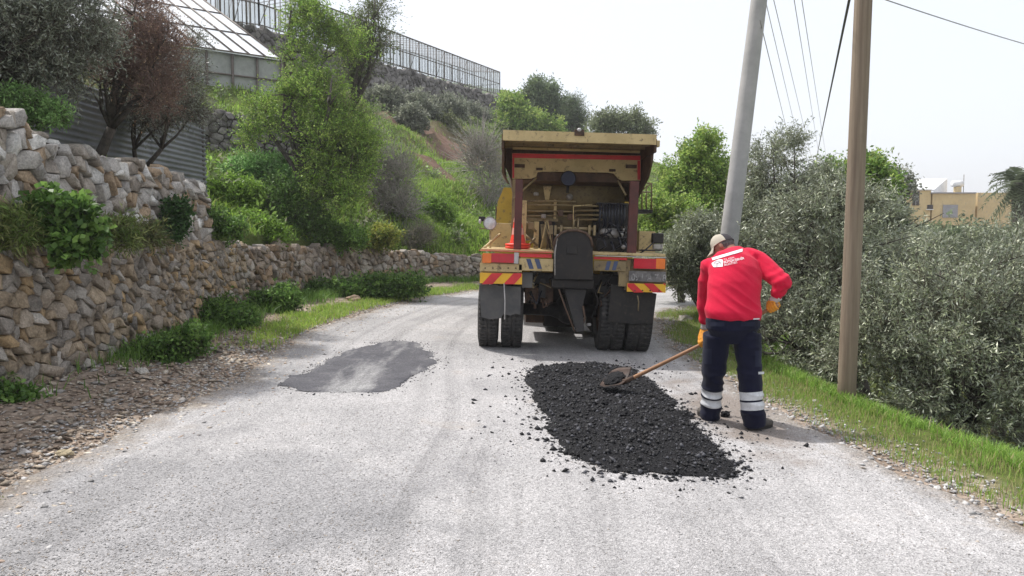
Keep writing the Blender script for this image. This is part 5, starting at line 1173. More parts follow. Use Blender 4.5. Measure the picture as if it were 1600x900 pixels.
mb = MB(); c_ = T(957, 366, 10.55); mb.ball(c_, ((1, 0, 0), (0, 1, 0), (0, 0, 1)), (.15, .14, .085), 18); mb.ball(c_ + Vector((-.10, -.02, .02)), ((1, 0, 0), (0, 1, 0), (0, 0, 1)), (.08, .1, .07), 14); mb.tube([c_ + Vector((.12, 0, .0)), c_ + Vector((.15, -.02, .1))], .025, 8); tb_(mb, 'engine', M_alu)
one('engine_block', M_blk2, 932, 372, 982, 398, 10.4, .5, .03); one('engine_bay_back', M_blk, 930, 318, 985, 398, 11.1, .3, .02)
for k, (x, y) in enumerate(((942, 384), (955, 390), (966, 383), (975, 388))): pt('hose', M_hose, [(x, y - 12, 10.3), (x + 5, y, 10.2), (x - 6, y + 8, 10.3)], .015)
pt('lever', M_blk, [(975, 365, 10.2), (980, 352, 10.2)], .012); mb = MB(); mb.ball(T(974, 386, 10.2), ((1, 0, 0), (0, 1, 0), (0, 0, 1)), (.03, .03, .03), 10); tb_(mb, 'knob', M_alu)
# work lamp hanging under the panel
lm = empty('work_lamp'); lm.parent = TR; mb = MB(); c_ = T(888, 279, 10.9); mb.lathe([(.001, .1), (.07, .09), (.105, .03), (.11, -.01), (.10, -.02)], Matrix.Translation(c_) @ Matrix.Rotation(-math.pi / 2, 4, 'X'), 20); o = tb_(mb, 'housing', M_blk, lm)
mb = MB(); mb.lathe([(.001, -.012), (.098, -.018)], Matrix.Translation(c_) @ Matrix.Rotation(-math.pi / 2, 4, 'X'), 20); tb_(mb, 'lens', pm('tinted_lens', (.015, .02, .05), (.012, .015, .04), 20, .5), lm)
mb = MB(); mb.tube([c_ + Vector((0, .05, -.08)), c_ + Vector((0, .05, -.2))], .02, 8); tb_(mb, 'stem', M_blk, lm)
rr6 = random.Random(6)
for k in range(12):     # clutter of hoses and pipes in the engine bay and under the bumper
    x, y = rr6.uniform(932, 984), rr6.uniform(345, 396); pt('hose', rr6.choice([M_hose, M_blk, M_rust]), [(x, y, 10.45), (x + rr6.uniform(-10, 10), y + rr6.uniform(-14, 4), 10.25), (x + rr6.uniform(-18, 18), y + rr6.uniform(-4, 12), 10.4)], rr6.uniform(.007, .014))
for k in range(12):
    x, y = rr6.choice([rr6.uniform(822, 862), rr6.uniform(930, 962)]), rr6.uniform(426, 470); pt('hose', rr6.choice([M_blk, M_rust, M_tan]), [(x, y, Yb + .3), (x + rr6.uniform(-8, 8), y + rr6.uniform(6, 18), Yb + .15), (x + rr6.uniform(-16, 16), y + rr6.uniform(0, 26), Yb + .3)], rr6.uniform(.007, .016))
for k in range(7): pt('pipe', rr6.choice([M_tan, M_rust, M_ylw]), [(rr6.uniform(842, 866), 345, 10.7), (rr6.uniform(842, 866), 392, 10.65)], .009)
one('small_valve', M_alu, 846, 334, 853, 341, 10.68, .05, .01); one('small_valve', M_rust, 872, 328, 880, 338, 10.68, .06, .01); one('lever_bracket', M_tan, 858, 352, 864, 366, 10.2, .05, .008)
one('junction_box', M_tan, 826, 347, 834, 358, 10.65, .06, .008); one('filler_cap', M_alu, 834, 300, 842, 306, 11.2, .06, .02); one('hinge', M_rust, 838, 262, 848, 266, 10.97, .03, .004); one('hinge', M_rust, 952, 264, 962, 268, 10.97, .03, .004)
for x0 in (758, 770, 782, 794, 806, 992, 1004, 1016, 1030):
    mb = MB(); y0 = 419 if x0 < 900 else 454; c_ = T(x0, y0, Yb + .012); mb.lathe([(.001, -.006), (.009, -.005), (.010, .01)], Matrix.Translation(c_) @ Matrix.Rotation(-math.pi / 2, 4, 'X'), 8); tb_(mb, 'bolt', M_rust)
# hopper body
Yp = 11.0
pan = MB(); outl = [(800, 239), (1001, 243), (1001, 282), (972, 282), (966, 279), (959, 271), (950, 269.5), (848, 268), (840, 269), (838, 276), (830, 279), (800, 279)]
pan.prism([T(x, y, Yp) for x, y in outl], (0, .04, 0)); P0 = tb_(pan, 'rear_panel', M_ylw)
mb = MB(); mb.prism([T(800.5, 239.5, Yp - .004), T(1000.5, 243.5, Yp - .004), T(1000.5, 250.5, Yp - .004), T(800.5, 246.5, Yp - .004)], (0, -.003, 0)); mb.prism([T(800.5, 246.9, Yp - .004), T(803.5, 246.9, Yp - .004), T(803.5, 278, Yp - .004), T(800.5, 278, Yp - .004)], (0, -.003, 0)); mb.prism([T(996, 251, Yp - .004), T(1000.5, 251, Yp - .004), T(1000.5, 281, Yp - .004), T(996, 281, Yp - .004)], (0, -.003, 0)); tb_(mb, 'red_border', M_red, P0)
for (x0, x1, y0) in ((804, 820, 256), (978, 995, 257)): one('reflector', M_rust, x0, y0, x1, y0 + 6, Yp - .02, .02, .004, P0)
one('upper_panel', M_ylw, 801, 229.5, 1000, 239.3, Yp + .03, .04, .004)
body = MB(); zT = T(900, 212, Yp).z; a, b = T(800, 284, Yp), T(1001, 284, Yp)
def sec(y, wt_, wb, zt_, zb): return [(-wt_ + .0, y, zt_), (wt_, y, zt_), (wt_, y, zt_ - .35), (wb, y, zb), (-wb, y, zb), (-wt_, y, zt_ - .35)]
cx = (a.x + b.x) / 2; sw_ = (b.x - a.x) / 2
S1 = sec(T(900, 250, Yp + .06).y, 1.03, .93, T(900, 222, Yp).z, T(900, 283, Yp).z); S2 = sec(S1[0][1] + 2.6, .98, .85, T(900, 216, Yp).z, T(900, 283, Yp).z - .35)
V = [Vector(q) + Vector((cx, 0, 0)) for q in S1 + S2]; body.add(V, [[0, 1, 2, 3, 4, 5], [6, 7, 8, 9, 10, 11][::-1]] + [[i, (i + 1) % 6, 6 + (i + 1) % 6, 6 + i] for i in range(6)]); tb_(body, 'hopper_body', M_rust)
# roof slab over the rear
A1, A2, B2, B1 = T(786, 203, 9.95), T(1026, 208, 9.95), T(1024, 232, 11.9), T(796, 227, 11.9)
mb = MB(); zc = A1.z; mb.box((A1.x, A1.y + .03, zc - .05), (A2.x, A1.y + 2.0, zc - .01)); rf_ = tb_(mb, 'roof_plate', M_ylw)
mb = MB(); mb.box((A1.x, A1.y - .01, zc - .13), (A2.x, A1.y + .03, zc)); tb_(mb, 'rear_lip', M_ylw, rf_)
for s, xx_ in ((-1, A1.x), (1, A2.x)):
    mb = MB(); mb.box((xx_ - .015, A1.y + .03, zc - .22), (xx_ + .015, A1.y + 2.0, zc - .052)); tb_(mb, 'side_lip', M_rust, rf_)
mb = MB()
for k in range(4): mb.box((A1.x + .02, A1.y + .3 + k * .4, zc - .115), (A2.x - .02, A1.y + .34 + k * .4, zc - .052))
mb.box(((A1.x + A2.x) / 2 - .02, A1.y + .04, zc - .10), ((A1.x + A2.x) / 2 + .02, A1.y + 1.0, zc - .053)); tb_(mb, 'roof_ribs', M_tan, rf_)
# flared side cheeks, rounded at the right
for s, xx_ in ((-1, A1.x + .02), (1, A2.x + .01)):
    mb = MB(); y0 = A1.y; poly = [(xx_, y0 + .35, zc - .1), (xx_, y0 + (2.8 if s > 0 else 1.5), zc - .1), (xx_, y0 + (2.8 if s > 0 else 1.5), zc - (.75 if s > 0 else .5)), (xx_ - s * .08, y0 + 1.1, zc - (.82 if s > 0 else .62)), (xx_, y0 + .62, zc - .5), (xx_, y0 + .38, zc - .3)]
    mb.prism(poly, (s * .03, 0, 0)); tb_(mb, 'side_cheek', M_rust)
one('hinge_lug', M_ylw, 1019, 219, 1031, 229, 10.2, .12, .005); mb = MB(); mb.ball(T(905, 203, 9.93), ((1, 0, 0), (0, 1, 0), (0, 0, 1)), (.03, .03, .025), 10); tb_(mb, 'marker_lamp', M_wl)
one('latch', M_rust, 898, 202, 913, 212, 9.92, .03, .006)
# ceiling of the engine bay: dark inner bulkhead
one('inner_bulkhead', M_rust, 812, 268, 985, 300, 12.0, .05, .005); 
# cab
cb = MB(); x0, x1 = T(778, 300, 13.2).x, T(990, 300, 13.2).x; yb0 = T(778, 300, 13.2).y; zt_, zb_ = T(790, 293, 13.2).z, .95
sec_ = [(x0 + .10, zt_), (x1 - .10, zt_), (x1, zt_ - .25), (x1 + .03, 1.5), (x1 + .03, zb_), (x0 - .03, zb_), (x0 - .03, 1.5), (x0, zt_ - .25)]
cb.prism([(x, yb0, z) for x, z in sec_], (0, 1.75, 0)); cab = tb_(cb, 'cab', M_cab)
mb = MB(); mb.box((x0 + .2, yb0 + 1.755, 1.6), (x1 - .2, yb0 + 1.77, zt_ - .15)); tb_(mb, 'windscreen', M_dark, cab)
for s, xx_ in ((-1, x0 - .035), (1, x1 + .035)):
    mb = MB(); mb.box((xx_ - .01, yb0 + .6, 1.55), (xx_ + .01, yb0 + 1.5, zt_ - .3)); tb_(mb, 'side_window', M_dark, cab)
mb = MB(); mb.box((x0 + .1, yb0 + 1.78, .6), (x1 - .1, yb0 + 2.4, 1.45)); tb_(mb, 'bonnet', M_cab, cab)
# left step box, brace and round lamp
one('side_locker', M_ylw, 766, 348, 803, 393, 11.2, .9, .01); pt('brace', M_ylw, [(752, 391, 10.2), (781, 366, 10.6)], .018); pt('bracket', M_ylw, [(766, 393, 10.4), (766, 362, 10.6)], .014)
lm = empty('round_lamp'); lm.parent = TR; c_ = T(765.5, 349, 10.5); mb = MB(); Mx = Matrix.Translation(c_) @ Matrix.Rotation(-math.pi / 2, 4, 'X'); mb.lathe([(.085, 0), (.09, .03), (.07, .08), (.02, .11), (.001, .11)], Mx, 22); tb_(mb, 'housing', M_tan, lm)
mb = MB(); mb.lathe([(.001, -.018), (.05, -.012), (.083, 0)], Mx, 22); tb_(mb, 'lens', M_lens, lm)
mb = MB(); mb.lathe([(.08, -.004), (.092, -.004), (.092, .008), (.08, .008)], Mx, 22); tb_(mb, 'rim', M_alu, lm)
one('camera_box', M_blk, 748, 338, 758, 346, 10.6, .1, .008); mb = MB(); mb.ball(T(750, 346, 10.55), ((1, 0, 0), (0, 1, 0), (0, 0, 1)), (.02, .03, .035), 8); tb_(mb, 'marker_lamp', M_wl); one('bracket_arm', M_tan, 749, 356, 770, 358.5, 10.6, .03, .004)
# right side: rack, locker, black lamp
one('side_locker', M_ylw, 999, 361, 1023, 399, 10.9, .9, .01); one('rack_base', M_blk, 996, 327, 1020, 333, 11.6, .6, .01)
for P_ in ([(998, 285, 11.3), (1019, 287, 11.3)], [(1003, 297, 11.3), (1018, 287, 11.3)], [(1018, 287, 11.6), (1018, 328, 11.6)], [(1003, 287, 11.6), (1003, 328, 11.6)], [(1010, 290, 12), (1010, 328, 12)], [(1002, 300, 11.3), (1018, 300, 11.9)]): pt('rack_rail', M_tan, P_, .011, n=6)
one('lamp_box', M_blk, 1020, 364, 1037, 381, 10.3, .12, .02); one('lamp_box', M_alu, 1021, 381, 1036, 390, 10.32, .08, .012); pt('cable', M_hose, [(999, 396, 10.3), (1008, 391, 10.2), (1021, 379, 10.3)], .01); pt('cable', M_hose, [(999, 391, 10.3), (1034, 391, 10.3), (1035, 400, 10.3)], .01)

# ------------------------------------------------------------------ cone stack on the platform
M_cone = pm('cone_orange', (.80, .06, .035), (.68, .05, .03), 5, .45); M_cw = pm('cone_white_band', (.74, .34, .28), (.62, .30, .26), 5, .4)
def cone(z, label):
    c_ = W(809, 391.5, 10.34); r = empty('traffic_cone', (c_.x, c_.y, c_.z + z), label=label, cat='traffic cone', group='traffic cones stacked on the truck platform')
    H = .56; f = lambda t_: .105 * (1 - t_) + .016 * t_
    mb = MB(); mb.lathe([(.001, H), (.016, H), (f(.72), H * .72), (f(.5), H * .5), (f(.3), H * .3), (.105, .05), (.11, .03)], None, 28); mb.build('cone_body', M_cone).parent = r
    mb = MB(); mb.lathe([(f(.56) + .002, H * .56), (f(.74) + .002, H * .74)], None, 28); mb.lathe([(f(.26) + .002, H * .26), (f(.42) + .002, H * .42)], None, 28); mb.build('white_band', M_cw).parent = r
    mb = MB(); mb.lathe([(.10, .0), (.165, .0), (.172, .012), (.168, .026), (.12, .032), (.10, .034)], None, 28); mb.build('cone_base', M_cone).parent = r
cone(.068, 'topmost red-orange traffic cone of the stack on the truck platform'); cone(.034, 'middle traffic cone of the stack, only its base ring showing'); cone(0, 'bottom traffic cone of the stack, base resting on the platform')
# ------------------------------------------------------------------ the worker
def remesh(mb, name, mats, voxel, smooth=3, fac=.5):
    me = mb.mesh(name + '_src', mats); o = bpy.data.objects.new('tmp', me); COL.objects.link(o)
    md = o.modifiers.new('r', 'REMESH'); md.mode = 'VOXEL'; md.voxel_size = voxel; md.use_smooth_shade = True
    s_ = o.modifiers.new('s', 'SMOOTH'); s_.iterations = smooth; s_.factor = fac
    bpy.context.view_layer.update(); out_ = bpy.data.meshes.new_from_object(o.evaluated_get(bpy.context.evaluated_depsgraph_get())); out_.name = name
    bpy.data.objects.remove(o); return out_
def displace(me, fn):
    n_ = len(me.vertices); co = np.empty(n_ * 3); me.vertices.foreach_get('co', co); co = co.reshape(-1, 3); no = np.empty(n_ * 3); me.vertices.foreach_get('normal', no); no = no.reshape(-1, 3)
    co += no * fn(co)[:, None]; me.vertices.foreach_set('co', co.ravel()); me.update(); return me
def cloth(name, c1, c2, scale=30, rough=.85):
    m, nt, p, out = nodes_of(name); c = ramp(nt, noise(nt, 5, 5, .6), [(.35, c1), (.65, c2)]); nt.links.new(c, p.inputs['Base Color']); p.inputs['Roughness'].default_value = rough; p.inputs['Specular IOR Level'].default_value = .15
    p.inputs['Sheen Weight'].default_value = .08; bump(nt, mixc(nt, .6, noise(nt, 380, 2, .5), noise(nt, 14, 4, .6)), .5, .008, p); return m
M_shirt = cloth('red_sweatshirt', (.62, .012, .050), (.54, .010, .042)); M_trou = cloth('navy_work_cloth', (.005, .006, .018), (.008, .009, .026)); M_refl = pm('silver_reflective_tape', (.60, .61, .63), (.50, .51, .53), 14, .35, c3=(.40, .40, .41))
M_skin = pm('tanned_skin', (.30, .15, .10), (.25, .12, .08), 8, .55); M_hair = pm('grey_dark_hair', (.045, .04, .038), (.12, .11, .105), 60, .8, bmp=.003)
M_cap = cloth('beige_cap', (.46, .42, .34), (.36, .33, .27)); M_capd = cloth('dark_cap_mesh', (.05, .045, .05), (.035, .03, .035)); M_glv = pm('yellow_leather_glove', (.72, .30, .025), (.60, .24, .02), 10, .6, c3=(.40, .16, .03), bmp=.003); M_cuff = cloth('grey_white_cuff', (.55, .52, .50), (.42, .40, .39))
M_boot = pm('dusty_black_boot', (.05, .045, .04), (.09, .08, .07), 8, .8, c3=(.16, .14, .12))
X3 = ((1, 0, 0), (0, 1, 0), (0, 0, 1))
PR = empty('person', (1.85, 6.45, gzf(1.85, 6.45)), label='worker in red sweatshirt and navy trousers, leaning over a shovel', cat='person')
side = (1, .05, 0)
# joints
HIPc = W(1145, 512, 6.44); SHR, ELR, WRR = W(1186, 410, 6.66), W(1223, 441, 6.44), W(1213, 462, 6.48); HDR = W(1208, 479, 6.49)
SHL, ELL, WRL = W(1110, 418, 6.70), W(1103, 462, 6.84), W(1102, 503, 6.90); HDL = W(1099, 526, 6.92)
# head axes
HC = W(1130.5, 385.5, 6.86); Fd = Vector((-.66, .42, -.62)).normalized(); Sd = Fd.cross(Vector((.0, .35, 1))).normalized(); Ud = Sd.cross(Fd).normalized(); AX = (Sd, Fd, Ud)
def hp(s, f, u): return HC + Sd * s + Fd * f + Ud * u
# body: one continuous mesh
mb = MB()
mb.ball(HC, AX, (.076, .094, .112), 20); mb.ball(hp(0, .030, -.052), AX, (.055, .062, .06), 16); mb.ball(hp(0, .098, -.02), AX, (.014, .022, .022), 10); mb.ball(hp(0, .085, .035), AX, (.05, .02, .012), 10)
mb.ball(hp(0, .088, -.055), AX, (.026, .012, .010), 10); mb.ball(hp(0, .075, -.095), AX, (.028, .022, .018), 10)
for s in (-1, 1): mb.ball(hp(s * .078, -.005, -.01), AX, (.010, .022, .034), 10); mb.ball(hp(s * .035, .075, -.022), AX, (.022, .018, .018), 8)
NB = W(1150, 401, 6.74); mb.loft([NB + Vector((0, 0, -.05)), NB, NB.lerp(hp(0, -.03, -.07), .5), hp(0, -.03, -.05)], [.085, .065, .058, .06], [.085, .065, .06, .06], side)
mb.loft([W(1145, 516, 6.44), W(1145, 505, 6.44), W(1146, 480, 6.45), W(1147, 450, 6.50), W(1148, 425, 6.58), W(1149, 408, 6.68), NB], [.17, .19, .17, .18, .20, .17, .07], [.11, .12, .11, .12, .13, .10, .07], side)
for a_, b_2, c_ in ((SHR, ELR, WRR), (SHL, ELL, WRL)):
    mb.loft([a_, b_2, b_2.lerp(c_, .3), c_], [.055, .042, .042, .028], [.055, .042, .042, .028], (0, 1, .2), 12); mb.ball(a_, X3, (.065,) * 3, 12)
def lerp3(a, b, t_): return a.lerp(b, t_)
LEGS = {'L': (W(1120, 526, 6.47), W(1114.5, 588, 6.52), W(1111, 632, 6.60), W(1109, 653, 6.63)), 'R': (W(1167, 526, 6.43), W(1172, 592, 6.35), W(1176, 640, 6.31), W(1179, 666, 6.31))}
for k_, (h_, kn, cf, an) in LEGS.items(): mb.loft([h_, kn, cf, an], [.085, .06, .055, .04], [.09, .06, .055, .04], side, 14)
for w_, h_ in ((WRR, HDR), (WRL, HDL)): mb.loft([w_, w_.lerp(h_, .6), h_], [.025, .03, .03], [.018, .016, .015], (0, 1, 0), 10)
link('body', remesh(mb, 'body', M_skin, .007, 2), PR)
# eyes
for s in (-1, 1):
    mb = MB(); mb.ball(hp(s * .034, .088, -.012), AX, (.011, .007, .006), 10); mb.build('eye', M_dark, PR)
# hair
mb = MB(); mb.ball(hp(0, -.018, .012), AX, (.081, .086, .106), 20); hm = mb.mesh('hair', M_hair); bm = bmesh.new(); bm.from_mesh(hm)
bmesh.ops.delete(bm, geom=[v for v in bm.verts if (v.co - HC).dot(Fd) > .045 or (v.co - HC).dot(Ud) < -.062], context='VERTS'); bm.to_mesh(hm); bm.free(); displace(hm, lambda c: .003 * vnoise(c[:, 0] * 90, c[:, 1] * 90, c[:, 2] * 90)); link('hair', hm, PR)
# cap
def dome(name, f0, f1, mat, parent, scale=1.0, ulim=.012):
    V = []; F = []; na, nb_ = 28, 12
    rng_ = [f0 + (f1 - f0) * i / na for i in range(na + 1)]
    for i, a in enumerate(rng_):
        for j in range(nb_ + 1):
            el = j / nb_ * math.pi / 2; r = 1 + .01 * math.sin(a * 6); tilt = .012 * math.cos(a)
            V.append(HC + (Sd * math.sin(a) * .086 * math.cos(el) + Fd * (math.cos(a) * .106 * math.cos(el) - .004) + Ud * (ulim + tilt + .118 * math.sin(el) ** .85 * (1 if el else 0))) * 1 if True else 0)
            V[-1] = HC + (V[-1] - HC) * (scale * r)
    for i in range(na):
        for j in range(nb_): q = i * (nb_ + 1) + j; F.append([q, q + nb_ + 1, q + nb_ + 2, q + 1])
    mb = MB(); mb.smooth = True; mb.add(V, F); return mb.build(name, mat, parent)
CP = empty('cap', HC); CP.parent = PR; CP.matrix_parent_inverse = pinv(PR)
CP['label'] = 'beige cap with dark mesh panel at the back'
dome('crown', -math.radians(128), math.radians(150), M_cap, CP); dome('back_panel', math.radians(150), math.radians(232), M_capd, CP, .995)
V = []; F = []; na, nb_ = 16, 6
for i in range(na + 1):
    a = (-1 + 2 * i / na) * math.radians(62)
    for j in range(nb_ + 1):
        t_ = j / nb_; ext = .075 * math.cos(a * 1.1) ** .6 if abs(a) < 1.25 else 0
        V.append(hp(math.sin(a) * (.086), math.cos(a) * .104 + ext * t_, .018 + .012 * math.cos(a) - .035 * (abs(math.sin(a)) ** 2) * t_ - .02 * t_))
V2 = [v - Ud * .005 for v in V]; n0 = len(V)
for i in range(na):
    for j in range(nb_): q = i * (nb_ + 1) + j; F += [[q, q + nb_ + 1, q + nb_ + 2, q + 1], [n0 + q, n0 + q + 1, n0 + q + nb_ + 2, n0 + q + nb_ + 1]]
for i in range(na): q = i * (nb_ + 1) + nb_; F.append([q, q + nb_ + 1, n0 + q + nb_ + 1, n0 + q])
mb = MB(); mb.smooth = True; mb.add(V + V2, F); mb.build('brim', M_cap, CP)
mb = MB(); mb.tube([hp(math.sin(a) * .088, math.cos(a) * .108 - .004, .016 + .012 * math.cos(a)) for a in np.linspace(-2.2, 2.6, 40)], .004, 6); mb.build('sweat_band', M_cap, CP)
# sweatshirt
mb = MB()
mb.loft([W(1145, 500, 6.425), W(1145, 494, 6.43), W(1146, 478, 6.45), W(1147, 452, 6.50), W(1148, 428, 6.58), W(1149, 412, 6.645), W(1150, 403, 6.70), W(1150, 395, 6.75)],
        [.226, .228, .222, .220, .226, .215, .16, .082], [.150, .165, .155, .160, .165, .145, .11, .082], side, 30)
mb.loft([W(1172, 405, 6.68), SHR, SHR.lerp(ELR, .5), ELR, ELR.lerp(WRR, .35), WRR.lerp(ELR, .18), WRR], [.10, .095, .080, .075, .068, .060, .046], [.095, .095, .080, .075, .068, .060, .046], (0, 1, .2), 18); mb.ball(ELR, X3, (.073,) * 3, 14); mb.ball(SHR, X3, (.09, .095, .09), 14)
mb.loft([W(1127, 412, 6.72), SHL, SHL.lerp(ELL, .5), ELL, ELL.lerp(WRL, .5), WRL.lerp(ELL, .12), WRL + (WRL - ELL) * .02], [.09, .095, .082, .072, .062, .056, .044], [.09, .095, .082, .072, .062, .056, .044], (0, 1, .2), 18); mb.ball(SHL, X3, (.09, .095, .09), 14)
mb.ball(W(1170, 402, 6.70), X3, (.095, .10, .082), 14); mb.ball(W(1130, 406, 6.74), X3, (.09, .10, .08), 14)
sm_ = remesh(mb, 'sweatshirt', M_shirt, .009, 5)
def folds(c):
    e = np.exp(-((c - np.array(ELR)) ** 2).sum(1) / .016); sh_ = np.exp(-((c - np.array(SHR) - np.array([-.06, 0, -.08])) ** 2).sum(1) / .02)
    hemz = HIPc.z; w_ = np.exp(-((c[:, 2] - (HIPc.z + .13)) / .09) ** 2)
    diag = (c[:, 0] * .75 + c[:, 2] * 1.0)
    f1 = fbm(diag * 13 + 3, c[:, 0] * 3.0, c[:, 1] * 3.0, 3); ridge = 1 - 2 * np.abs(vnoise(diag * 11, (c[:, 0] - c[:, 2]) * 2.4, 2.0))
    return .009 * f1 + .012 * ridge * (.5 + w_ + sh_) + e * .006 * np.sin((c[:, 0] * .5 - c[:, 2]) * 95 + 2 * vnoise(c[:, 0] * 9, c[:, 2] * 9))
displace(sm_, folds); SHo = link('sweatshirt', sm_, PR)
# ribbed collar, hem, cuffs
mb = MB(); cpts = [W(1150, 397, 6.745) + Vector((.072 * math.cos(a), .07 * math.sin(a), .012 * math.sin(a))) for a in np.linspace(0, 2 * math.pi, 26)]; mb.tube(cpts, .012, 8, False); mb.build('collar', M_shirt, SHo)
for w_, e_ in ((WRR, ELR), (WRL, ELL)):
    d_ = (w_ - e_).normalized(); mb = MB(); mb.loft([w_ - d_ * .035, w_ - d_ * .02, w_ + d_ * .01, w_ + d_ * .014], [.044, .049, .046, .036], [.044, .049, .046, .036], (0, 1, .2), 18); mb.build('cuff', M_shirt, SHo)
# print on the back, laid onto the cloth
bv = BVHTree.FromPolygons([v.co.copy() for v in sm_.vertices], [list(p.vertices) for p in sm_.polygons])
def onto(px, py, off=.004):
    w = W(px, py, 5.0); o_ = Vector((0, 0, 1.6)); d_ = (w - o_).normalized(); h = bv.ray_cast(o_, d_)
    if h[0] is None: return W(px, py, 6.5)
    n_ = h[1] if h[1].dot(d_) < 0 else -h[1]; return h[0] + n_ * off
def print_poly(name, poly, mat, step=3.0):
    # subdivide a convex-ish pixel polygon as a strip grid between two long sides (given as two polylines)
    A_, B_ = poly; V = []; F = []; K = 5
    for a, b in zip(A_, B_):
        for k in range(K + 1): V.append(onto(a[0] + (b[0] - a[0]) * k / K, a[1] + (b[1] - a[1]) * k / K))
    for i in range(len(A_) - 1):
        for k in range(K): q = i * (K + 1) + k; F.append([q, q + 1, q + K + 2, q + K + 1])
    mb = MB(); mb.smooth = True; mb.add(V, F); return mb.build(name, mat, SHo)
M_pr = pm('white_print', (.76, .72, .73), (.66, .60, .62), 30, .7); M_prg = pm('grey_print', (.20, .17, .18), (.27, .22, .23), 30, .7)
def lin(a, b, n_): return [(a[0] + (b[0] - a[0]) * i / n_, a[1] + (b[1] - a[1]) * i / n_) for i in range(n_ + 1)]
print_poly('printed_bar', (lin((1112.5, 403), (1160, 389), 14), lin((1114, 407), (1160, 393.5), 14)), M_pr)
# roundel: white shield-like emblem with a grey tree
cu, cv = 1121.0, 408.5; top = []; bot = []
for i in range(13):
    t_ = i / 12; x = 1112.5 + 17.3 * t_; top.append((x, 412 - 6.6 * math.sin(math.pi * min(1, t_ * .62 + .03)) + .2)); bot.append((x, 418.2 - 1.2 * t_ if t_ > .18 else 412.5 + 5.2 * (t_ / .18) ** .5))
print_poly('printed_emblem', (top, bot), M_pr)
def pline(P_, w, mat, name):
    A_ = []; B_ = []
    for i, (x, y) in enumerate(P_):
        x1, y1 = P_[min(i + 1, len(P_) - 1)]; x0, y0 = P_[max(i - 1, 0)]; dx, dy = x1 - x0, y1 - y0; l = math.hypot(dx, dy) or 1; A_.append((x - dy / l * w, y + dx / l * w)); B_.append((x + dy / l * w, y - dx / l * w))
    V = []; F = []
    for a, b in zip(A_, B_): V += [onto(a[0], a[1] + 3, .0055), onto(b[0], b[1] + 3, .0055)]
    for i in range(len(A_) - 1): F.append([2 * i, 2 * i + 1, 2 * i + 3, 2 * i + 2])
    mb = MB(); mb.add(V, F); return V, F
EMV = []; EMF = []
for P_ in ([(1120.5, 414.2), (1120.6, 411.5), (1121.2, 408.6)], [(1120.6, 410.6), (1118.4, 408.6), (1116.2, 408.4)], [(1121, 410), (1123.6, 408), (1125.6, 408.2)], [(1115.6, 410.6), (1118, 406.6), (1121, 405.4), (1124.4, 406.2), (1127, 409.2)]):
    V, F = pline(P_, .55, M_prg, ''); n0 = len(EMV); EMV += V; EMF += [[q + n0 for q in f] for f in F]
mb = MB(); mb.add(EMV, EMF); mb.build('emblem_tree', M_prg, SHo)
def print_text(s, x0, y0, ang, h, wfac, name, bold):
    me = text_mesh(s, h / .7, bold); ca, sa = math.cos(ang), math.sin(ang)
    for v in me.vertices:
        x, y = v.co.x * wfac, v.co.y; q = onto(x0 + x * ca - y * sa * -1 * -1, y0 - (x * sa * -1 * -1 + y * ca), .004); v.co = q
    me.materials.append(M_pr); return link(name, me, SHo)
an_ = math.radians(12)
print_text('T.C. AYDIN', 1131.5, 407.4, an_, 2.6, .86, 'printed_lettering', .02); print_text('BÜYÜKŞEHİR', 1131.2, 412, an_, 3.3, 1.12, 'printed_lettering', .10); print_text('BELEDİYESİ', 1131.8, 415.8, an_, 2.8, 1.0, 'printed_lettering', .04)
# trousers
mb = MB(); mb.loft([W(1145, 487, 6.445), W(1145, 500, 6.435), W(1145, 510, 6.43), W(1145, 531, 6.45)], [.216, .226, .230, .15], [.145, .155, .162, .11], side, 28)
LW3 = {'L': ([.116, .101, .087, .083, .082, .076, .080], [.13, .115, .102, .10, .098, .09, .094]), 'R': ([.117, .102, .091, .089, .090, .086, .081], [.13, .118, .108, .105, .103, .10, .094])}
LC3 = {}
for k_, (h_, kn, cf, an) in LEGS.items():
    C_3 = [h_ + Vector((0, 0, .02)), h_.lerp(kn, .5), kn, kn.lerp(cf, .5), cf, cf.lerp(an, .55), an - (an - cf) * .06]; LC3[k_] = C_3; mb.loft(C_3, LW3[k_][0], LW3[k_][1], side, 24)
tm_ = remesh(mb, 'trousers', M_trou, .0075, 3)
kz = {k_: v[1].z for k_, v in LEGS.items()}
def tf(c):
    r_ = 1 - 2 * np.abs(vnoise(c[:, 0] * 5 + c[:, 2] * 3, c[:, 2] * 15, c[:, 1] * 4)); kn_ = np.exp(-((c[:, 2] - kz['R']) / .12) ** 2); an2 = np.exp(-((c[:, 2] - .06) / .10) ** 2)
    return .006 * fbm(c[:, 0] * 7, c[:, 2] * 9, c[:, 1] * 7, 3) + .009 * r_ * (.45 + kn_ + an2 * 1.1)
displace(tm_, tf); TRo = link('trousers', tm_, PR)
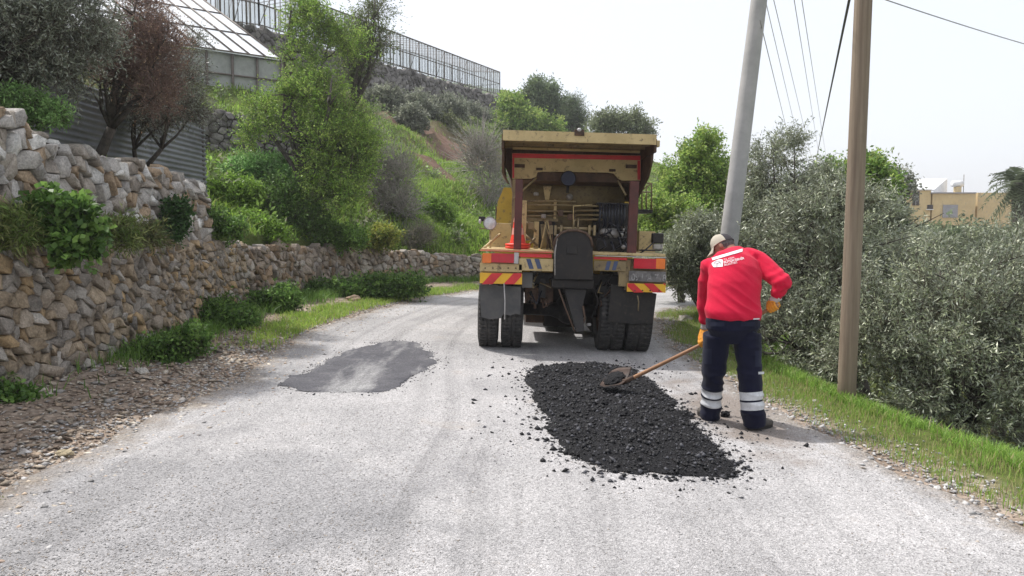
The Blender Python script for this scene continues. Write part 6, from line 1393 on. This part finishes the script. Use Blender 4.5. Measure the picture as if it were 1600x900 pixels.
def band(py0, py1, k_, mat, name, off=.003):
    h_, kn, cf, an = LEGS[k_]; Y = cf.y; xm = cf.x; axis = (an - kn).normalized(); z0, z1 = W(1145, py1, Y).z, W(1145, py0, Y).z
    bm = bmesh.new(); bm.from_mesh(tm_)
    mid = (LEGS['L'][2].x + LEGS['R'][2].x) / 2; bmesh.ops.delete(bm, geom=[v for v in bm.verts if (v.co.x - mid) * (1 if k_ == 'R' else -1) < 0 or v.co.z > z1 + .1 or v.co.z < z0 - .1], context='VERTS')
    for zc_, nn in ((z0, -1), (z1, 1)): bmesh.ops.bisect_plane(bm, geom=bm.verts[:] + bm.edges[:] + bm.faces[:], plane_co=(xm, Y, zc_), plane_no=tuple(Vector((-axis.x, -axis.y, -axis.z)) * nn), clear_outer=True)
    bm.normal_update()
    for v in bm.verts: v.co += v.normal * off
    me = bpy.data.meshes.new(name); bm.to_mesh(me); bm.free(); me.materials.clear(); me.materials.append(mat); return link(name, me, TRo)
for k_, a, b in (('L', 600.5, 612.5), ('L', 616, 628.5), ('R', 611, 623.5), ('R', 626.5, 639)): band(a, b, k_, M_refl, 'reflective_band')
for (x, y, w_, h_2) in ((1185, 581, 9, 4), (1177, 497.5, 10, 2)):
    bt = BVHTree.FromPolygons([v.co.copy() for v in tm_.vertices], [list(p.vertices) for p in tm_.polygons]); V = []
    for (a, b) in ((x, y), (x + w_, y - .5), (x + w_, y + h_2 - .5), (x, y + h_2)):
        d_ = (W(a, b, 5) - Vector((0, 0, 1.6))).normalized(); h = bt.ray_cast(Vector((0, 0, 1.6)), d_); V.append((h[0] if h[0] else W(a, b, 6.3)) - d_ * .006)
    mb = MB(); mb.add(V, [[0, 1, 2, 3]]); mb.build('fabric_tag', M_refl, TRo)
# pocket flaps and seams laid on the cloth
M_trou2 = cloth('navy_pocket_cloth', (.012, .014, .032), (.018, .021, .042))
def ontr(px, py, off=.006):
    d_ = (W(px, py, 5) - Vector((0, 0, 1.6))).normalized(); h = bt.ray_cast(Vector((0, 0, 1.6)), d_); return (h[0] if h[0] else W(px, py, 6.35)) - d_ * off
for x, y, w_, h_2, nm in ((1110, 503, 22, 7, 'pocket_flap'), (1158, 503, 22, 7, 'pocket_flap'), (1100, 545, 12, 24, 'cargo_pocket'), (1180, 548, 10, 25, 'cargo_pocket')):
    mb = MB(); mb.smooth = True; V = [ontr(x + w_ * i / 6, y + h_2 * j / 6) for i in range(7) for j in range(7)]; mb.add(V, [[i * 7 + j, i * 7 + j + 1, i * 7 + j + 8, i * 7 + j + 7] for i in range(6) for j in range(6)]); mb.build(nm, M_trou2, TRo)
# boots
def boot(ank, d, z0, name='boot'):
    d = Vector(d).normalized(); s_ = Vector((d.y, -d.x, 0)); a = Vector((ank.x, ank.y, z0)); mb = MB()
    mb.loft([a - d * .09 + Vector((0, 0, .045)), a - d * .05 + Vector((0, 0, .055)), a + d * .05 + Vector((0, 0, .05)), a + d * .14 + Vector((0, 0, .04)), a + d * .19 + Vector((0, 0, .035))], [.030, .042, .045, .05, .025], [.035, .05, .045, .036, .022], s_, 18)
    mb.loft([a - d * .03 + Vector((0, 0, .04)), a - d * .03 + Vector((0, 0, .16))], [.05, .055], [.06, .06], s_, 18)
    bo = link(name, remesh(mb, name, M_boot, .008, 2), PR)
    mb = MB(); P_ = []
    for t_ in np.linspace(0, 2 * math.pi, 26)[:-1]: P_.append(a + d * (.05 + .15 * math.cos(t_)) + s_ * (.05 + .006 * math.cos(t_)) * math.sin(t_))
    mb.prism(P_, (0, 0, .026)); mb.build('sole', M_blk, bo)
g_l = gzf(LEGS['L'][3].x, 6.6) + .004; g_r = gzf(LEGS['R'][3].x, 6.3) + .004
boot(LEGS['L'][3], (-.25, 1, 0), g_l); boot(LEGS['R'][3] + Vector((0.02, .02, 0)), (.85, .55, 0), g_r)

# ------------------------------------------------------------------ shovel
S0, S1 = W(1214, 477, 6.46), W(972, 598.5, 7.42); SD = (S1 - S0).normalized()
M_hw = pm('worn_ash_handle', (.36, .20, .11), (.28, .15, .08), 9, .6, c3=(.22, .11, .06)); SHV = empty('shovel', S1, label='long wooden-handled rusty shovel held by the worker over the black asphalt', cat='shovel')
mb = MB(); K = 10; mb.tube([S0.lerp(S1, i / K) + Vector((0, 0, -.010 * math.sin(math.pi * i / K))) for i in range(K + 1)], [.016] * 6 + [.0175, .018, .019, .019, .018], 12); mb.ball(S0, X3, (.02, .02, .02), 10); mb.build('handle', M_hw, SHV)
Ld = Vector((SD.x, SD.y, -.10)).normalized(); Wd_ = Vector((Ld.y, -Ld.x, 0)).normalized(); Wd_ = (Wd_ * (1 if Wd_.y > 0 else -1) * .86 + Vector((0, 0, .5))).normalized(); Nd = Wd_.cross(Ld).normalized()
if Nd.z < 0: Nd = -Nd
V = []; nu, nv = 14, 14; c0 = S1 - SD * .06 + Vector((0, 0, .01))
for layer in (0, 1):
    for i in range(nu + 1):
        u = -1 + 2 * i / nu
        for j in range(nv + 1):
            v = j / nv; hw = .15 * (1 - .30 * max(0, v - .55) ** 1.2 / .45) if v > .55 else .15 * (.93 + .07 * v / .55)
            tipc = (1 - .22 * u * u * (v > .5) * (v - .5) * 2); lift = .045 * u * u + .02 * (1 - v) - .012 * v
            V.append(c0 + Ld * (v * .30 * tipc + .0) + Wd_ * u * hw + Nd * (lift - .02 + .004 * layer))
F = []; m_ = (nu + 1) * (nv + 1)
for i in range(nu):
    for j in range(nv): q = i * (nv + 1) + j; F += [[q, q + 1, q + nv + 2, q + nv + 1], [m_ + q, m_ + q + nv + 1, m_ + q + nv + 2, m_ + q + 1]]
for i in range(nu):
    for j in (0, nv): q = i * (nv + 1) + j; F.append([q, q + nv + 1, m_ + q + nv + 1, m_ + q])
for j in range(nv):
    for i in (0, nu): q = i * (nv + 1) + j; F.append([q, q + 1, m_ + q + 1, m_ + q])
mb = MB(); mb.smooth = True; mb.add(V, F); bl = mb.build('blade', pm('rusty_blade', (.055, .033, .025), (.035, .026, .022), 8, .6, metal=.3, c3=(.09, .05, .03)), SHV)
mb = MB(); mb.tube([S1 - SD * .16, S1 - SD * .05, c0 + Ld * .10 + Nd * -.005], [.021, .023, .014], 12); mb.build('socket', M_rust, bl)
# material riding on the blade
mb = MB(); b = bmesh.new(); bmesh.ops.create_icosphere(b, subdivisions=4, radius=1)
for v in b.verts:
    n3 = mnoise.noise(v.co * 2.5) * .3 + mnoise.noise(v.co * 8) * .16; q = v.co * (1 + n3); v.co = c0 + Ld * (.14 + q.x * .10) + Wd_ * q.y * .10 + Nd * (.012 + max(-.4, q.z) * .032)
mb.addbm(b); o = mb.build('asphalt_load', M_fresh); tag(o, 'small heap of black asphalt lying on the shovel blade', 'asphalt')

# gloves
def glove(wr, hd, axisd, curl_dir, label):
    """hand closed round the shovel handle at its point nearest hd"""
    t_ = (hd - S0).dot(SD); g = S0 + SD * max(.04, t_); pd = (wr - g); pd = (pd - SD * pd.dot(SD)); pd.normalize(); cd = SD.cross(pd).normalized()
    if cd.dot(Vector(curl_dir)) < 0: cd = -cd
    G = empty('glove', g); G.parent = PR; G.matrix_parent_inverse = pinv(PR); G['label'] = label
    mb = MB(); kn_ = g + pd * .045
    mb.loft([wr, wr.lerp(kn_, .45), kn_ + cd * .012, g + pd * .022 + cd * .024], [.032, .044, .044, .040], [.028, .024, .020, .014], SD, 16)
    r_ = .031
    for i, (off, ln) in enumerate(((-.033, .85), (-.011, 1.0), (.011, .95), (.033, .78))):
        P_ = []; c_ = g + SD * off
        for k in range(7):
            a = math.radians(20 + k * 38 * ln); P_.append(c_ + pd * r_ * math.cos(a) + cd * r_ * math.sin(a))
        mb.tube([kn_ + SD * off * .95 + cd * .008] + P_, [.0125, .0125, .012, .0118, .0115, .011, .0105, .009], 10)
    P_ = []; c_ = g - SD * .052
    tb0 = wr.lerp(kn_, .5) - SD * .03; mb.tube([tb0, g + pd * .03 - SD * .05 - cd * .012, g - cd * .03 - SD * .045, g - pd * .012 - cd * .026 - SD * .035], [.016, .015, .013, .011], 10)
    link('hand_part', remesh(mb, 'hand_part', M_glv, .0045, 2, .4), G)
    d_ = (wr - kn_).normalized(); mb = MB(); mb.loft([wr - d_ * .035, wr - d_ * .01, wr + d_ * .02, wr + d_ * .04], [.036, .040, .043, .047], [.030, .035, .040, .044], SD, 18); mb.build('glove_cuff', M_cuff, G)
glove(WRR + (WRR - ELR).normalized() * .035, HDR, None, (-.3, -1, 0), 'yellow work glove gripping the handle end')
glove(WRL + (WRL - ELL).normalized() * .04, HDL, None, (-.3, -1, 0), 'yellow work glove gripping the middle of the handle')
